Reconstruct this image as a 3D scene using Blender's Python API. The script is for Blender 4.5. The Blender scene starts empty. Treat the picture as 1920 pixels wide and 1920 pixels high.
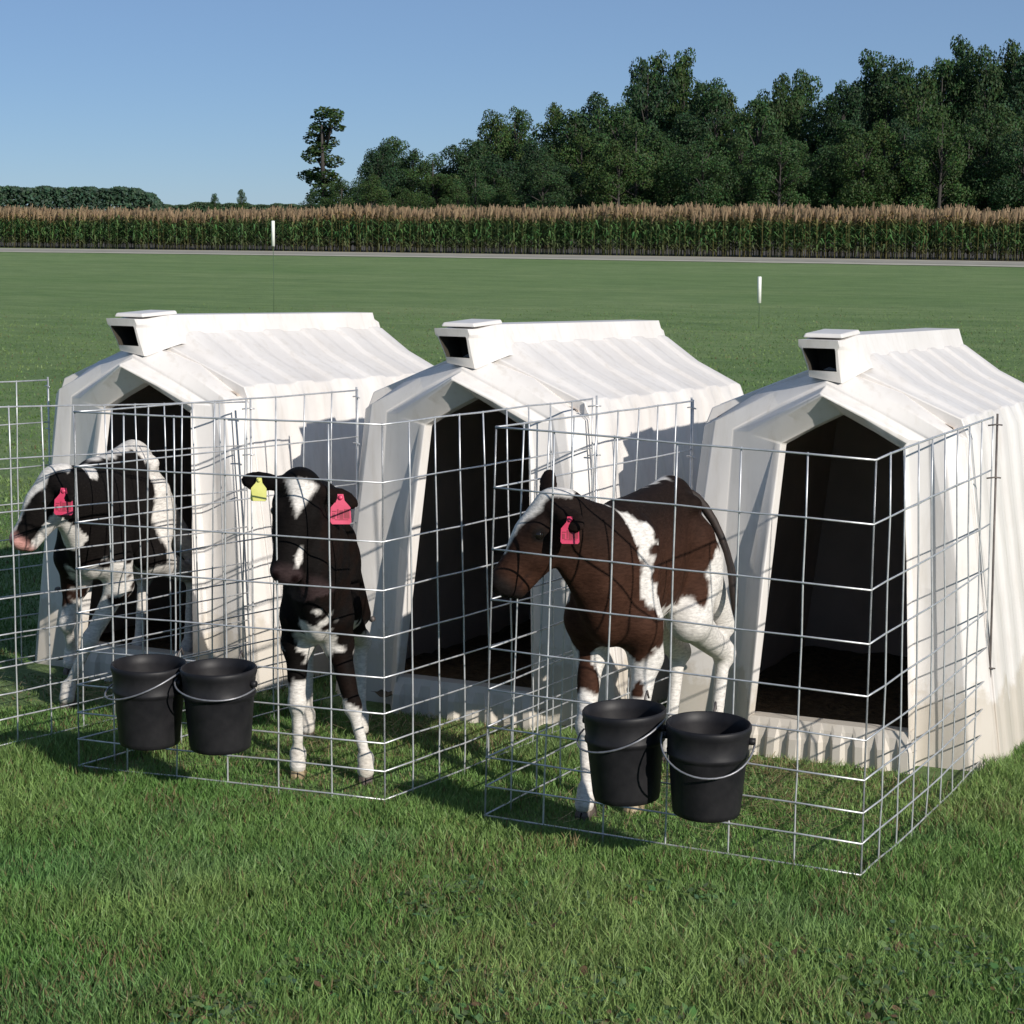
import bpy, math, random
import numpy as np
from mathutils import Matrix, Vector
random.seed(7)
RNG = np.random.default_rng(11)
C = bpy.context.scene.collection
SC = bpy.context.scene

# ------------------------------------------------------------------ camera
PITCH, ROLL, YAW = 0.1114, 0.0033, 0.467
cam_d = bpy.data.cameras.new('camera')
cam = bpy.data.objects.new('camera', cam_d); C.objects.link(cam)
cam_d.sensor_width = 36.0
cam_d.lens = 3847.3 / 1920 * 36.0
cam_d.shift_y = -(960 - 828.45) / 1920
cam_d.clip_start = 0.1; cam_d.clip_end = 6000
cam.matrix_world = (Matrix.Translation((1.6616, -5.5357, 1.9349)) @ Matrix.Rotation(YAW, 4, 'Z')
                    @ Matrix.Rotation(math.pi / 2 - PITCH, 4, 'X') @ Matrix.Rotation(ROLL, 4, 'Z'))
SC.camera = cam

# ------------------------------------------------------------------ light
SUN_EL, SUN_AZ = math.radians(25), math.radians(26)      # azimuth measured from +X towards -Y
sdir = Vector((math.cos(SUN_EL) * math.cos(SUN_AZ), -math.cos(SUN_EL) * math.sin(SUN_AZ), math.sin(SUN_EL)))
sun_d = bpy.data.lights.new('sun', 'SUN'); sun = bpy.data.objects.new('sun', sun_d); C.objects.link(sun)
sun_d.energy = 4.0; sun_d.angle = math.radians(0.55); sun_d.color = (1.0, 0.94, 0.86)
sun.rotation_euler = (-sdir).to_track_quat('-Z', 'Y').to_euler()
sun.location = sdir * 60
W = bpy.data.worlds.new('World'); SC.world = W; W.use_nodes = True
nt = W.node_tree; nt.nodes.clear()
sky = nt.nodes.new('ShaderNodeTexSky'); sky.sky_type = 'NISHITA'; sky.sun_disc = False
sky.sun_elevation = SUN_EL
sky.sun_rotation = math.pi / 2 + SUN_AZ
sky.air_density = 0.62; sky.dust_density = 0.05; sky.ozone_density = 6.5
bg = nt.nodes.new('ShaderNodeBackground'); bg.inputs['Strength'].default_value = 0.062
out = nt.nodes.new('ShaderNodeOutputWorld')
hz = nt.nodes.new('ShaderNodeMix'); hz.data_type = 'RGBA'; hz.inputs[0].default_value = 0.34
nt.links.new(sky.outputs[0], hz.inputs[6]); hz.inputs[7].default_value = (4.9, 6.6, 9.0, 1)
nt.links.new(hz.outputs[2], bg.inputs[0]); nt.links.new(bg.outputs[0], out.inputs[0])
SC.view_settings.view_transform = 'Standard'; SC.view_settings.look = 'None'
SC.view_settings.exposure = 0.22; SC.view_settings.gamma = 1.0

# ------------------------------------------------------------------ terrain
S = -0.0347
def T(y):
    """height of the lawn: it falls gently away from the camera and levels out"""
    y = np.asarray(y, float)
    near = np.where(y < -3, -3 + np.tanh((y + 3) / 3) * 3, y)
    far = 5 + 2.6 * np.tanh((near - 5) / 2.6)
    return S * np.where(near > 5, far, near)

# ------------------------------------------------------------------ helpers
def mesh_obj(name, verts, faces, mat, parent=None, smooth=False, mats=None, fmat=None):
    me = bpy.data.meshes.new(name)
    me.from_pydata([tuple(map(float, v)) for v in verts], [], [tuple(int(i) for i in f) for f in faces])
    for m in (mats or [mat]): me.materials.append(m)
    if fmat is not None: me.polygons.foreach_set('material_index', np.asarray(fmat, np.int32))
    me.polygons.foreach_set('use_smooth', np.full(len(me.polygons), smooth))
    me.update()
    o = bpy.data.objects.new(name, me); C.objects.link(o)
    if parent: o.parent = parent
    return o

def fast_mesh(name, V, F, mat, parent=None, col=None, smooth=False):
    """V (n,3) and F (m,k) numpy arrays, optional per-vertex colour"""
    me = bpy.data.meshes.new(name)
    n, (m, k) = len(V), F.shape
    me.vertices.add(n); me.vertices.foreach_set('co', np.ascontiguousarray(V, np.float32).ravel())
    me.loops.add(m * k); me.loops.foreach_set('vertex_index', np.ascontiguousarray(F, np.int32).ravel())
    me.polygons.add(m)
    me.polygons.foreach_set('loop_start', np.arange(m, dtype=np.int32) * k)
    me.polygons.foreach_set('loop_total', np.full(m, k, np.int32))
    me.polygons.foreach_set('use_smooth', np.full(m, smooth))
    me.update(calc_edges=True)
    if col is not None:
        a = me.color_attributes.new('tone', 'FLOAT_COLOR', 'POINT')
        c4 = np.ones((n, 4), np.float32); c4[:, :3] = col
        a.data.foreach_set('color', c4.ravel())
    me.materials.append(mat)
    o = bpy.data.objects.new(name, me); C.objects.link(o)
    if parent: o.parent = parent
    return o

def thing(name, label, cat, loc, group=None):
    o = bpy.data.objects.new(name, None); C.objects.link(o)
    o.empty_display_size = 0.1
    o.location = loc; o['label'] = label; o['category'] = cat
    if group: o['group'] = group
    return o

def tag(o, label=None, cat=None, group=None, kind=None):
    if label: o['label'] = label
    if cat: o['category'] = cat
    if group: o['group'] = group
    if kind: o['kind'] = kind
    return o

def soften(o, ang=34):
    o.data.polygons.foreach_set('use_smooth', [True] * len(o.data.polygons)); o.data.set_sharp_from_angle(angle=math.radians(ang)); return o

def bevel(o, w=0.006, seg=2, ang=35):
    b = o.modifiers.new('bevel', 'BEVEL'); b.width = w; b.segments = seg
    b.limit_method = 'ANGLE'; b.angle_limit = math.radians(ang)
    return o

class Wires:
    def __init__(s, n=7): s.V, s.F, s.n = [], [], n
    def tube(s, pts, r, close=True):
        pts = [Vector(p) for p in pts]; n = s.n; base = len(s.V)
        rs = r if hasattr(r, '__len__') else [r] * len(pts)
        t0 = (pts[1] - pts[0]).normalized()
        ref = Vector((0, 0, 1)) if abs(t0.z) < 0.9 else Vector((1, 0, 0))
        for i, p in enumerate(pts):
            t = (pts[min(i + 1, len(pts) - 1)] - pts[max(i - 1, 0)]).normalized()
            u = t.cross(ref)
            u = u.normalized() if u.length > 1e-6 else Vector((1, 0, 0))
            v = t.cross(u).normalized()
            for k in range(n):
                a = 2 * math.pi * k / n
                s.V.append(p + (u * math.cos(a) + v * math.sin(a)) * rs[i])
        for i in range(len(pts) - 1):
            for k in range(n):
                a = base + i * n + k; b = base + i * n + (k + 1) % n
                s.F.append((a, b, b + n, a + n))
        if close:
            s.F.append(tuple(base + k for k in range(n))[::-1])
            s.F.append(tuple(base + (len(pts) - 1) * n + k for k in range(n)))
    def build(s, name, mat, parent=None):
        return mesh_obj(name, s.V, s.F, mat, parent, smooth=True)

def node_mat(name, rough=0.6, metal=0.0, spec=None):
    m = bpy.data.materials.new(name); m.use_nodes = True
    b = m.node_tree.nodes['Principled BSDF']
    b.inputs['Roughness'].default_value = rough; b.inputs['Metallic'].default_value = metal
    if spec is not None: b.inputs['Specular IOR Level'].default_value = spec
    return m, m.node_tree, b

def noise(nt, scale, detail=4, rough=0.55, vec=None, dist=0.0):
    n = nt.nodes.new('ShaderNodeTexNoise')
    n.inputs['Scale'].default_value = scale; n.inputs['Detail'].default_value = detail
    n.inputs['Roughness'].default_value = rough; n.inputs['Distortion'].default_value = dist
    if vec is not None: nt.links.new(vec, n.inputs['Vector'])
    return n

def ramp(nt, fac, stops):
    r = nt.nodes.new('ShaderNodeValToRGB'); nt.links.new(fac, r.inputs[0])
    e = r.color_ramp.elements
    while len(e) < len(stops): e.new(0.5)
    for el, (p, c) in zip(e, stops):
        el.position = p; el.color = (*c, 1)
    return r

def coords(nt, scale=(1, 1, 1), kind='Object'):
    t = nt.nodes.new('ShaderNodeTexCoord'); m = nt.nodes.new('ShaderNodeMapping')
    m.inputs['Scale'].default_value = scale
    nt.links.new(t.outputs[kind], m.inputs['Vector']); return m.outputs[0]

def mix(nt, fac, a, b, blend='MIX'):
    m = nt.nodes.new('ShaderNodeMix'); m.data_type = 'RGBA'; m.blend_type = blend
    for i, v in ((0, fac), (6, a), (7, b)):
        if hasattr(v, 'is_linked'): nt.links.new(v, m.inputs[i])
        else: m.inputs[i].default_value = v if i == 0 else (*v, 1)
    return m.outputs[2]

def bump(nt, b, height, strength=0.3, dist=0.02):
    n = nt.nodes.new('ShaderNodeBump'); n.inputs['Strength'].default_value = strength
    n.inputs['Distance'].default_value = dist
    nt.links.new(height, n.inputs['Height']); nt.links.new(n.outputs[0], b.inputs['Normal'])

# ------------------------------------------------------------------ materials
def m_plastic():
    m, nt, b = node_mat('white_polyethylene', 0.42, spec=0.4)
    v = coords(nt)
    n1 = noise(nt, 2.3, 5, 0.6, v); n2 = noise(nt, 26, 4, 0.6, coords(nt, (1, 1, 0.18)))
    base = ramp(nt, n1.outputs[0], [(0.3, (0.68, 0.645, 0.61)), (0.62, (0.76, 0.73, 0.70))])
    dirt = ramp(nt, n2.outputs[0], [(0.52, (0, 0, 0)), (0.78, (0.45, 0.45, 0.45))])
    c = mix(nt, dirt.outputs[0], base.outputs[0], (0.52, 0.47, 0.40))
    # splashed soil low on the walls
    sep = nt.nodes.new('ShaderNodeSeparateXYZ'); tc = nt.nodes.new('ShaderNodeTexCoord')
    nt.links.new(tc.outputs['Object'], sep.inputs[0])
    n3 = noise(nt, 9, 5, 0.65, v)
    add = nt.nodes.new('ShaderNodeMath'); add.operation = 'MULTIPLY_ADD'
    nt.links.new(n3.outputs[0], add.inputs[0]); add.inputs[1].default_value = -0.45
    nt.links.new(sep.outputs[2], add.inputs[2])
    r3 = ramp(nt, add.outputs[0], [(0.0, (0.45, 0.45, 0.45)), (0.07, (0, 0, 0))])
    c2 = mix(nt, r3.outputs[0], c, (0.40, 0.33, 0.22))
    nt.links.new(c2, b.inputs['Base Color'])
    bump(nt, b, noise(nt, 7, 3, 0.5, v).outputs[0], 0.08, 0.006)
    b.inputs['Subsurface Weight'].default_value = 0.0
    return m
def m_simple(name, c0, c1, rough, scale=8, metal=0.0, bs=0.2, bd=0.004, spec=None):
    m, nt, b = node_mat(name, rough, metal, spec)
    n = noise(nt, scale, 5, 0.6, coords(nt))
    r = ramp(nt, n.outputs[0], [(0.32, c0), (0.68, c1)])
    nt.links.new(r.outputs[0], b.inputs['Base Color'])
    bump(nt, b, n.outputs[0], bs, bd)
    return m
def m_attr(name, rough, scale=60, amt=0.35, trans=0.0, bs=0.0, stretch=(1, 1, 1), spec=0.3, rand=0.0):
    m, nt, b = node_mat(name, rough, spec=spec)
    a = nt.nodes.new('ShaderNodeAttribute'); a.attribute_name = 'tone'
    n = noise(nt, scale, 4, 0.6, coords(nt, stretch))
    r = ramp(nt, n.outputs[0], [(0.3, (1 - amt,) * 3), (0.7, (1 + amt * 0.6,) * 3)])
    c = mix(nt, 1.0, a.outputs[0], r.outputs[0], 'MULTIPLY')
    if rand:
        oi = nt.nodes.new('ShaderNodeObjectInfo')
        rr = ramp(nt, oi.outputs['Random'], [(0.0, (0.62, 0.72, 0.85)), (0.35, (0.9, 1.0, 0.85)), (0.7, (1.1, 1.05, 0.7)), (1.0, (0.75, 0.85, 0.95))])
        c = mix(nt, 1.0, c, rr.outputs[0], 'MULTIPLY')
    nt.links.new(c, b.inputs['Base Color'])
    if bs: bump(nt, b, n.outputs[0], bs, 0.006)
    if trans:
        tr = nt.nodes.new('ShaderNodeBsdfTranslucent'); nt.links.new(c, tr.inputs[0])
        mx = nt.nodes.new('ShaderNodeMixShader'); mx.inputs[0].default_value = trans
        o = nt.nodes['Material Output']
        nt.links.new(b.outputs[0], mx.inputs[1]); nt.links.new(tr.outputs[0], mx.inputs[2])
        nt.links.new(mx.outputs[0], o.inputs[0])
    return m

M_PL = m_plastic()
M_IN = m_simple('soiled_shade_liner', (0.42, 0.36, 0.31), (0.54, 0.46, 0.40), 0.9, 3, spec=0.1)  # soiled white plastic, coloured darker to stand for the shade indoors
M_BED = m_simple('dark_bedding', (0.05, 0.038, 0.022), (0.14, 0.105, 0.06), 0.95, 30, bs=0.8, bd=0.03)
M_VENT = m_simple('vent_shade', (0.02, 0.017, 0.013), (0.06, 0.05, 0.035), 0.9, 12)  # dark colour stands for the shade inside the vent recess
M_WIRE = m_simple('galvanised_wire', (0.50, 0.51, 0.52), (0.72, 0.73, 0.74), 0.42, 30, metal=0.55, bs=0.1)
M_ROD = m_simple('weathered_steel_rod', (0.10, 0.09, 0.09), (0.20, 0.17, 0.15), 0.6, 25, metal=0.5)
M_RUST = m_simple('rusty_rod_foot', (0.12, 0.05, 0.02), (0.22, 0.10, 0.05), 0.85, 40)
M_BUCK = m_simple('black_rubber_plastic', (0.007, 0.007, 0.009), (0.022, 0.021, 0.023), 0.5, 9, spec=0.28)
M_BAIL = m_simple('dull_zinc_bail', (0.22, 0.22, 0.24), (0.36, 0.36, 0.38), 0.45, 40, metal=0.6)
M_COAT = m_attr('calf_coat', 0.7, 90, 0.3, bs=0.35, stretch=(0.6, 0.6, 1.6), spec=0.05)
M_EYE = m_simple('wet_eye', (0.004, 0.003, 0.003), (0.008, 0.006, 0.005), 0.08, 10, bs=0)
M_HOOF = m_simple('horn_hoof', (0.22, 0.16, 0.09), (0.42, 0.33, 0.2), 0.55, 40)
M_HOOFD = m_simple('dark_hoof', (0.05, 0.04, 0.035), (0.13, 0.10, 0.08), 0.55, 40)
M_PINK = m_simple('pink_tag_plastic', (0.50, 0.03, 0.085), (0.64, 0.06, 0.14), 0.4, 20, bs=0)
M_YEL = m_simple('yellow_tag_plastic', (0.62, 0.62, 0.16), (0.75, 0.74, 0.25), 0.4, 20, bs=0)
M_INK = m_simple('tag_ink', (0.22, 0.012, 0.03), (0.34, 0.03, 0.06), 0.6, 20, bs=0)
M_POST = m_simple('white_marker_sleeve', (0.78, 0.79, 0.74), (0.86, 0.87, 0.82), 0.45, 20)
M_STEM = m_simple('green_rod', (0.04, 0.08, 0.04), (0.07, 0.12, 0.06), 0.6, 20)
M_BARK = m_simple('bark', (0.025, 0.022, 0.02), (0.07, 0.062, 0.055), 0.9, 3, bs=0.8, bd=0.05)
M_GRASS = m_attr('grass_blade', 0.5, 5, 0.18, trans=0.28, spec=0.35)
M_LEAF = m_attr('tree_leaf', 0.6, 0.35, 0.25, trans=0.15, spec=0.2, rand=1.0)
M_CORN = m_attr('corn_leaf', 0.6, 0.8, 0.2, trans=0.15, spec=0.25)

# ------------------------------------------------------------------ ground, road
def m_ground():
    m, nt, b = node_mat('lawn', 0.85, spec=0.15)
    v = coords(nt)
    big = noise(nt, 0.09, 5, 0.6, coords(nt, (1.0, 1.0, 1.0)), 0.4)
    streak = noise(nt, 0.55, 5, 0.65, coords(nt, (0.12, 1.0, 1.0)))
    mid = noise(nt, 1.6, 6, 0.7, coords(nt, (0.5, 1, 1)))
    fine = noise(nt, 22, 6, 0.75, v)
    a = ramp(nt, streak.outputs[0], [(0.25, (0.140, 0.235, 0.078)), (0.5, (0.192, 0.290, 0.108)), (0.75, (0.265, 0.340, 0.145))])
    c = mix(nt, 0.45, a.outputs[0], ramp(nt, big.outputs[0], [(0.3, (0.145, 0.250, 0.092)), (0.7, (0.265, 0.345, 0.172))]).outputs[0])
    c = mix(nt, 1.0, c, ramp(nt, mid.outputs[0], [(0.3, (0.72, 0.78, 0.74)), (0.7, (1.18, 1.12, 1.15))]).outputs[0], 'MULTIPLY')
    c = mix(nt, 1.0, c, ramp(nt, fine.outputs[0], [(0.3, (0.55, 0.62, 0.5)), (0.7, (1.35, 1.28, 1.3))]).outputs[0], 'MULTIPLY')
    nt.links.new(c, b.inputs['Base Color'])
    bump(nt, b, fine.outputs[0], 0.9, 0.06)
    return m
M_GROUND = m_ground()
ys = np.concatenate([np.linspace(-60, -8, 8), np.linspace(-7, 14, 64), np.linspace(16, 130, 24), [300, 800, 3500]])
xs = np.concatenate([[-3500, -900, -300], np.linspace(-150, 60, 30), [200, 900, 3500]])
GV = [(x, y, float(T(y)) ) for y in ys for x in xs]
nx = len(xs)
GF = [(j * nx + i, j * nx + i + 1, (j + 1) * nx + i + 1, (j + 1) * nx + i) for j in range(len(ys) - 1) for i in range(nx - 1)]
tag(mesh_obj('ground', GV, GF, M_GROUND, smooth=True), kind='structure')

ZF = float(T(90))
# gravel lane along the corn: shoulder nearer, darker roadway behind it
M_GRAVEL = m_simple('pale_gravel', (0.40, 0.38, 0.30), (0.54, 0.51, 0.42), 0.95, 1.2, bs=0.5, bd=0.05)
M_ROAD = m_simple('worn_asphalt', (0.30, 0.28, 0.23), (0.38, 0.36, 0.30), 0.9, 0.9, bs=0.3, bd=0.03)
def strip(name, pts, z, mat, kind='structure'):
    V, F = [], []
    for i, (x, y0, y1) in enumerate(pts):
        V += [(x, y0, z), (x, y1, z)]
        if i: F.append((2 * i - 2, 2 * i, 2 * i + 1, 2 * i - 1))
    return tag(mesh_obj(name, V, F, mat), kind=kind)
def lane_y(x):      # near edge of the gravel, a gentle bend
    return 81.6 - 0.0022 * (x + 50) ** 2 + 0.022 * (x + 50)
def jit(k, a): return a * math.sin(k * 1.7) * math.cos(k * 0.6 + 1)
strip('gravel_shoulder', [(x, lane_y(x) + jit(x, .22), lane_y(x) + 9.6) for x in np.linspace(-170, 60, 120)], ZF + 0.02, M_GRAVEL)
strip('road', [(x, lane_y(x) + 2.8, lane_y(x) + 7.6) for x in np.linspace(-170, 60, 60)], ZF + 0.03, M_ROAD)
# dark rough verge before the gravel
M_SOIL = m_simple('field_soil', (0.05, 0.04, 0.028), (0.09, 0.072, 0.05), 0.95, 1.5, bs=0.6, bd=0.05)
strip('field_soil', [(-170, 90.8, 150), (60, 90.8, 150)], ZF + 0.026, M_SOIL)

# ------------------------------------------------------------------ corn field (nobody could count it)
def corn_field():
    V, F, K = [], [], []
    rows = 9; nper = 790
    X = np.linspace(-165, 58, nper)
    Vs, Fs, Cs = [], [], []
    base = 0
    for r in range(rows):
        n = nper
        px = X + RNG.normal(0, .13, n) + (r % 2) * .14
        yb = 91.6 + 0.35 * r + RNG.normal(0, .07, n) + 0.9 * np.sin(px * .021)
        h = 2.27 + RNG.normal(0, .08, n) + .08 * np.sin(px * 1.3 + np.sin(px * .5) * 2) + 0.10 * np.sin(px * .11) + 0.06 * np.sin(px * .43 + r)
        h += 0.14 * (px > -45) * np.clip((px + 45) / 25, 0, 1)
        yellow = np.clip(0.5 + 0.5 * np.sin(px * .35 + np.sin(px * .09) * 3) + RNG.normal(0, .35, n), 0, 1)
        # stalks (crossed thin strips)
        def quads(cx, cy, cz, dx, dy, dz, wx, wy, col, wz=0, taper=1.0):
            nonlocal base
            n = len(cx)
            P = np.empty((n, 4, 3))
            P[:, 0] = np.stack([cx - wx, cy - wy, cz - wz], 1); P[:, 1] = np.stack([cx + wx, cy + wy, cz + wz], 1)
            P[:, 2] = np.stack([cx + dx + wx * taper, cy + dy + wy * taper, cz + dz + wz * taper], 1)
            P[:, 3] = np.stack([cx + dx - wx * taper, cy + dy - wy * taper, cz + dz - wz * taper], 1)
            Vs.append(P.reshape(-1, 3)); Fs.append(np.arange(n * 4).reshape(n, 4) + base); base += n * 4
            Cs.append(np.repeat(col, 4, 0))
        z0 = np.full(n, ZF)
        one = np.ones(n)
        stalk = np.stack([.10 + .05 * yellow, .13 * one, .045 * one], 1)
        quads(px, yb, z0, RNG.normal(0, .04, n), RNG.normal(0, .03, n), h * .86, .016 * one, 0 * one, stalk)
        nl = 11
        for k in range(nl):
            a = RNG.uniform(0, 2 * math.pi, n); L = RNG.uniform(.38, .75, n)
            if k > 8: L *= .7
            t = (k + .5 + RNG.uniform(-.3, .3, n)) / nl
            z = ZF + h * (.10 + .76 * t)
            up = RNG.uniform(.15, .5, n) * L
            cx, cy = np.cos(a), np.sin(a)
            dry = np.clip((.26 - t) * 2.6 + RNG.normal(0, .15, n), 0, 1)          # withered lower leaves
            top = np.clip((t - .70) * 5 + RNG.normal(0, .25, n), 0, 1) * (.6 + .4 * yellow)
            g = np.stack([.065 + .04 * RNG.random(n), .145 + .055 * RNG.random(n), .055 * one], 1)
            col = g * (1 - dry[:, None]) + np.array([.13, .10, .065]) * dry[:, None]
            col = col * (1 - top[:, None]) + np.array([.30, .20, .085]) * top[:, None]
            w = RNG.uniform(.028, .048, n)
            hx, hy = -cy * w, cx * w
            quads(px, yb, z, cx * L * .5, cy * L * .5, up, hx, hy, col)
            quads(px + cx * L * .5, yb + cy * L * .5, z + up, cx * L * .45, cy * L * .45, -up * RNG.uniform(.3, 1.6, n), hx, hy, col * .95, 0, .15)
        # tassels
        for k in range(10):
            a = RNG.uniform(0, 2 * math.pi, n); s = RNG.uniform(.02, .17, n)
            z = ZF + h * (.76 + .10 * RNG.random(n))
            red = RNG.random(n)[:, None]
            col = np.array([.27, .205, .120]) * (1 - red) + np.array([.25, .170, .108]) * red
            col = col * RNG.uniform(1.15, 1.7, n)[:, None]
            quads(px, yb, z, np.cos(a) * s, np.sin(a) * s, h * RNG.uniform(.12, .23, n), .026 * np.abs(np.sin(a)) + .012, .01 * np.cos(a), col, 0, .5)
    V = np.concatenate(Vs); F = np.concatenate(Fs); K = np.concatenate(Cs)
    return tag(fast_mesh('corn_field', V, F, M_CORN, col=K),
               'ripe corn with tan tassels over dark green leaves in a band across the field', 'corn', kind='stuff')
corn_field()

# ------------------------------------------------------------------ trees
def leaf_cards(P, N, size, col):
    """P centres, N outward directions, one bent leaf clump (quad) each"""
    n = len(P)
    R = RNG.normal(0, 1, (n, 3)); D = N * 0.9 + R * 0.75
    D /= np.linalg.norm(D, axis=1)[:, None]
    A = np.cross(D, RNG.normal(0, 1, (n, 3))); A /= np.linalg.norm(A, axis=1)[:, None]
    B = np.cross(D, A)
    s = size * RNG.uniform(.55, 1.25, n)[:, None]
    Q = np.stack([P - A * s * .5, P + B * s * .33 , P + A * s * .5, P - B * s * .33], 1)
    return Q.reshape(-1, 3), np.repeat(col, 4, 0)
def make_tree_meshes(idx, shape, ncards, size):
    """unit tree: height 1 (scaled by the object), crown width about .5"""
    Wt = Wires(7)
    lean = RNG.normal(0, .02, 2)
    Wt.tube([(0, 0, -0.02), (lean[0] * .3, lean[1] * .3, .2), (lean[0], lean[1], .5), (lean[0] * 1.3, lean[1] * 1.3, .86)], [.022, .017, .011, .003])
    lobes = []
    if shape == 'round':
        nl, z0, z1, w = 34, .10, .91, .34
    elif shape == 'tall':
        nl, z0, z1, w = 30, .08, .95, .20
    elif shape == 'bush':
        nl, z0, z1, w = 26, .05, .85, .42
    else:                                   # 'lone': sparse and leaning, gaps between the clumps
        nl, z0, z1, w = 0, .1, .95, .2
    for k in range(nl):
        t = (k + .5) / nl
        z = z0 + (z1 - z0) * t
        env = w * (math.sin(math.pi * min(1, (t * .86 + .14))) ** .45)
        a = RNG.uniform(0, 2 * math.pi); r = env * RNG.uniform(.35, .95)
        lr = RNG.uniform(.080, .150) * (1.25 if shape == 'bush' else 1) * (1.12 - .5 * t)
        lobes.append((r * math.cos(a), r * math.sin(a), z, lr))
        if k % 2 == 0:
            Wt.tube([(lean[0] * z, lean[1] * z, z * .75), (r * .5 * math.cos(a), r * .5 * math.sin(a), z * .9), (r * math.cos(a), r * math.sin(a), z)], [.007, .005, .002])
    if shape == 'lone':
        spec = [(-.06, .0, .93, .035), (.0, .0, .965, .05), (.05, .02, .95, .045), (.085, 0, .91, .04), (.10, -.02, .87, .03), (.06, .03, .84, .035),
                (-.07, .02, .86, .05), (-.02, -.02, .82, .06), (-.10, 0, .76, .05), (-.04, .03, .73, .06), (.0, -.03, .68, .055), (-.12, .02, .66, .045),
                (-.05, -.03, .62, .065), (.02, .02, .58, .06), (-.16, 0, .47, .05), (-.12, .03, .43, .055), (-.07, .0, .49, .055), (-.02, .02, .45, .065),
                (.05, -.02, .47, .05), (.02, 0, .37, .08), (.09, .03, .34, .06), (-.05, 0, .30, .07), (.12, -.03, .25, .07), (.05, .03, .22, .09),
                (-.06, .02, .17, .08), (.14, 0, .13, .08), (.0, 0, .1, .1), (-.11, .02, .08, .06), (.18, .02, .07, .06)]
        lobes = spec
        for (a, b, c, r) in spec[::2]:
            Wt.tube([(a * .1, b * .1, c * .8), (a * .6, b * .6, c * .93), (a, b, c)], [.008, .005, .002])
    Ps, Ns, Ks = [], [], []
    tot = sum(l[3] ** 2 for l in lobes)
    for (lx, ly, lz, lr) in lobes:
        n = int(ncards * lr * lr / tot)
        U = RNG.normal(0, 1, (n, 3)); U /= np.linalg.norm(U, axis=1)[:, None]
        rad = lr * RNG.uniform(.45, 1.12, n) ** .6
        P = np.array([lx, ly, lz]) + U * rad[:, None] * np.array([1, 1, .85])
        tone = RNG.uniform(.75, 1.2)
        g = np.stack([RNG.uniform(.036, .066, n), RNG.uniform(.072, .112, n), RNG.uniform(.028, .046, n)], 1) * tone
        Ps.append(P); Ns.append(U); Ks.append(g)
    P = np.concatenate(Ps); N = np.concatenate(Ns); K = np.concatenate(Ks)
    V, col = leaf_cards(P, N, size, K)
    F = np.arange(len(V)).reshape(-1, 4)
    return Wt, V, F, col
TREE_LIB = {}
def tree(kind, loc, h, wscale, rot, label, group, name='broadleaf_tree', cat='tree'):
    t = thing(name, label, cat, loc, group)
    if kind not in TREE_LIB:
        shape = kind[0]
        Wt, V, F, col = make_tree_meshes(kind[1], shape, 15000 if shape != 'lone' else 9000, .0215 if shape != 'lone' else .020)
        tr = Wt.build('trunk', M_BARK, t)
        cr = fast_mesh('crown', V, F, M_LEAF, t, col)
        TREE_LIB[kind] = (tr, cr)
    else:
        tr0, cr0 = TREE_LIB[kind]
        for o in (tr0, cr0):
            c = o.copy(); C.objects.link(c); c.parent = t
    t.scale = (h * wscale, h * wscale, h); t.rotation_euler = (0, 0, rot)
    return t

CX, CY, CZ = 1.6616, -5.5357, 1.9349
def along(px, D):
    """ground point at bearing px (photo column) and distance D from the viewpoint"""
    a = math.atan((px - 960) / 3847.3)
    fx, fy = -math.sin(YAW), math.cos(YAW); rx, ry = fy, -fx
    x = CX + D * (math.cos(a) * fx + math.sin(a) * rx); y = CY + D * (math.cos(a) * fy + math.sin(a) * ry)
    return (x, y, ZF)
def ht(top, D): return (398 - top) * D / 3847.3 + CZ - ZF

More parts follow.
